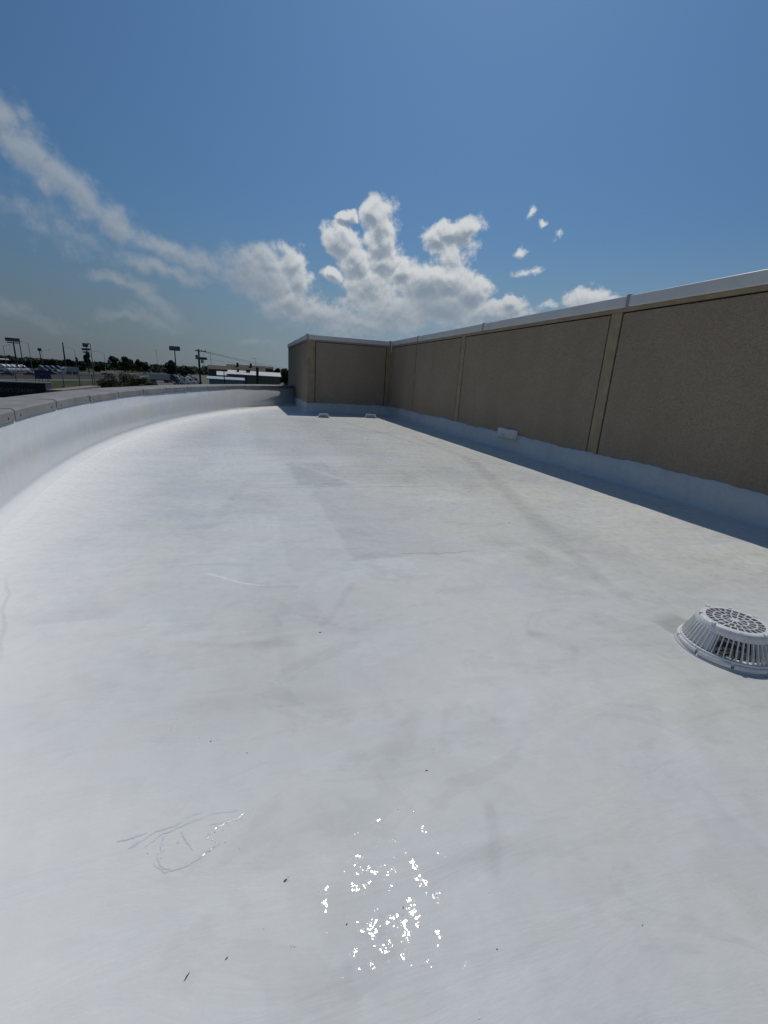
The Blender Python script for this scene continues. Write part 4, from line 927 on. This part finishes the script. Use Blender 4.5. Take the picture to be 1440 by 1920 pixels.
for u in (.155, .335, .375, .545):
    q = MB(); c = P(Ln * u, 2.6, h + hr * .52); ax_, ay_ = P(.5, 0, 0), P(0, .5, 0); q.frame_box(c, ax_, ay_, Vector((0, 0, .75))); q.frame_box(c - ax_ * .2 - ay_ * .2 + Vector((0, 0, .75)), ax_ * 1.4, ay_ * 1.4, Vector((0, 0, .12))); q.build('roof_vent', M_DARK, rf)
for u in (.12, .32, .52, .72, .9):
    q = MB(); q.frame_box(P(Ln * u, -.03, h - 2.6), P(.08, 0, 0), P(0, .04, 0), Vector((0, 0, 2.5))); q.build('downpipe', M_GALV, r_)
r_, P, Ln, h, hr, rf = gable_house('side_shed', 'lower white roofed shed against the left end of the beige building', 409, 427, 703.5, 697.5, 123, 4, M_CORE, M_WROOF)
M_RROOF = mat('dark_red_roof', (.05, .022, .02), .8, var=.15, vscale=.5); M_BWALL = mat('slate_wall', (.07, .08, .10), .8); M_BROOF = mat('brown_roof', (.05, .034, .028), .85, var=.15, vscale=.5)
r_, P, Ln, h, hr, rf = gable_house('red_roof_building', 'dark red roofed building with slate walls right of the utility pole', 391, 432, 693, 686, 210, 14, M_BWALL, M_RROOF)
for u in (.1, .3, .5, .7, .9):
    q = MB(); q.frame_box(P(Ln * u - .6, -.03, h - 3.2), P(1.2, 0, 0), P(0, .04, 0), Vector((0, 0, 1.6))); q.build('window', M_GL, r_)
r_, P, Ln, h, hr, rf = gable_house('brown_roof_building', 'wide brown roofed building behind the white roof', 425, 497, 695, 685.5, 230, 16, mat('brown_wall', (.09, .075, .065), .85), M_BROOF)
for u in (.25, .6): 
    q = MB(); c = P(Ln * u, 5, h + hr * .5); q.frame_box(c, P(1, 0, 0), P(0, 1, 0), Vector((0, 0, 2.2))); q.build('chimney', M_CORE, rf)
r_, P, Ln, h, hr, rf = gable_house('long_low_roof', 'low dark roof line at the right behind the beige building', 462, 512, 690, 686.5, 290, 16, mat('brown_wall', None), mat('charcoal_roof', (.03, .03, .032), .8))
r_, P, Ln, h, hr, rf = gable_house('blue_white_shed', 'low flat pale blue shed in front of the beige building', 392, 455, 712.3, 711.6, 80, 5, mat('pale_blue_wall', (.22, .27, .33), .6), mat('pale_blue_roof', (.35, .42, .5), .5))
r_, P, Ln, h, hr, rf = gable_house('flat_warehouse', 'long pale flat roofed warehouse behind the trees at the far left', -30, 16, 673.5, 671.8, 560, 30, mat('pale_warehouse_wall', (.3, .32, .34), .7), mat('pale_warehouse_roof', (.42, .45, .48), .6))

# ---- neighbouring dark fascia with lettering, and the pinkish cap of the next wing
def neighbour():
    rg = 26.0; a, b_ = pt(-60, 706.0, rg), pt(84, 719.5, rg); zt = (pt(0, 711.2, rg).z + pt(83, 718.5, rg).z) / 2
    a.z = b_.z = 0; X = (b_ - a).normalized(); Y = Vector((-X.y, X.x, 0)); Ln = (b_ - a).length
    r_ = root('fascia_building', (a.x, a.y, G), 'neighbouring building with a black lettered fascia at the left edge', 'building')
    Z = Vector((0, 0, 1)); h = zt - G
    q = MB(); q.frame_box(X * 0 + Z * -.1, X * (Ln - .02), Y * 9, Z * (h - 1.0)); q.build('walls', M_DARK, r_)
    q = MB(); q.frame_box(Y * -.12 + Z * (h - .72), X * (Ln), Y * .3, Z * .66); q.build('fascia', mat('black_fascia', (.012, .012, .016), .6), r_)
    q = MB(); q.frame_box(Y * -.16 + Z * (h - .058), X * (Ln + .22), Y * .36, Z * .05); q.build('top_trim', mat('fascia_trim', (.42, .42, .43), .5), r_)
    q = MB(); q.frame_box(X * (Ln + .004) + Y * -.14 + Z * (h - .74), X * .20, Y * .35, Z * .68); q.build('end_panel', mat('white_end_panel', (.5, .51, .53), .5), r_)
    q = MB(); q.frame_box(Y * -.10 + Z * (h - .86), X * (Ln * .9), Y * .2, Z * .04); q.build('lower_trim', mat('fascia_trim', None), r_)
    cu = bpy.data.curves.new('lettering', 'FONT'); cu.body = "TOMORROW'S LEADERS"; cu.size = .23; cu.extrude = .01; cu.align_x = 'RIGHT'; cu.space_character = 1.12
    to = bpy.data.objects.new('tmp', cu); C.objects.link(to); dg = bpy.context.evaluated_depsgraph_get(); me = bpy.data.meshes.new_from_object(to.evaluated_get(dg)); bpy.data.objects.remove(to)
    me.materials.clear(); me.materials.append(mat('navy_letters', (.16, .17, .30), .5)); o = link(bpy.data.objects.new('lettering', me), r_)
    px_end = pt(67, 733, rg); u = (Vector((px_end.x, px_end.y, 0)) - a).dot(X)
    o.matrix_local = Matrix.Translation(X * u + Y * -.135 + Z * (h - .46)) @ Matrix(((X.x * .72, 0, -Y.x, 0), (X.y * .72, 0, -Y.y, 0), (0, 1, 0, 0), (0, 0, 0, 1)))
neighbour()
r_ = sroot('wing_wall', 130, 728, 12, 'pinkish concrete wall cap just beyond the curved coping at the left', 'wall')
a, b_ = pt(89, 730.5, 17), pt(168, 722.8, 22); zt = (a.z + b_.z) / 2; o = r_.location; A = Vector((a.x - o.x, a.y - o.y, 0)); B = Vector((b_.x - o.x, b_.y - o.y, 0)); X = B - A; Yv = Vector((X.y, -X.x, 0)).normalized() * .35
zt = zt - G
q = MB(); q.frame_box(A, X, Yv, Vector((0, 0, zt - .14))); q.build('wall', M_FRAME, r_)
q = MB(); q.add([A - Yv * .1 + Vector((0, 0, a.z - G - .14)), B - Yv * .1 + Vector((0, 0, b_.z - G - .14)), B + Yv * 1.1 + Vector((0, 0, b_.z - G - .14)), A + Yv * 1.1 + Vector((0, 0, a.z - G - .14)),
    A - Yv * .1 + Vector((0, 0, a.z - G)), B - Yv * .1 + Vector((0, 0, b_.z - G)), B + Yv * 1.1 + Vector((0, 0, b_.z - G)), A + Yv * 1.1 + Vector((0, 0, a.z - G))], [(3, 2, 1, 0), (4, 5, 6, 7), (0, 1, 5, 4), (1, 2, 6, 5), (2, 3, 7, 6), (3, 0, 4, 7)]); q.build('wall_cap', mat('pinkish_concrete', (.26, .20, .18), .8, var=.1), r_)
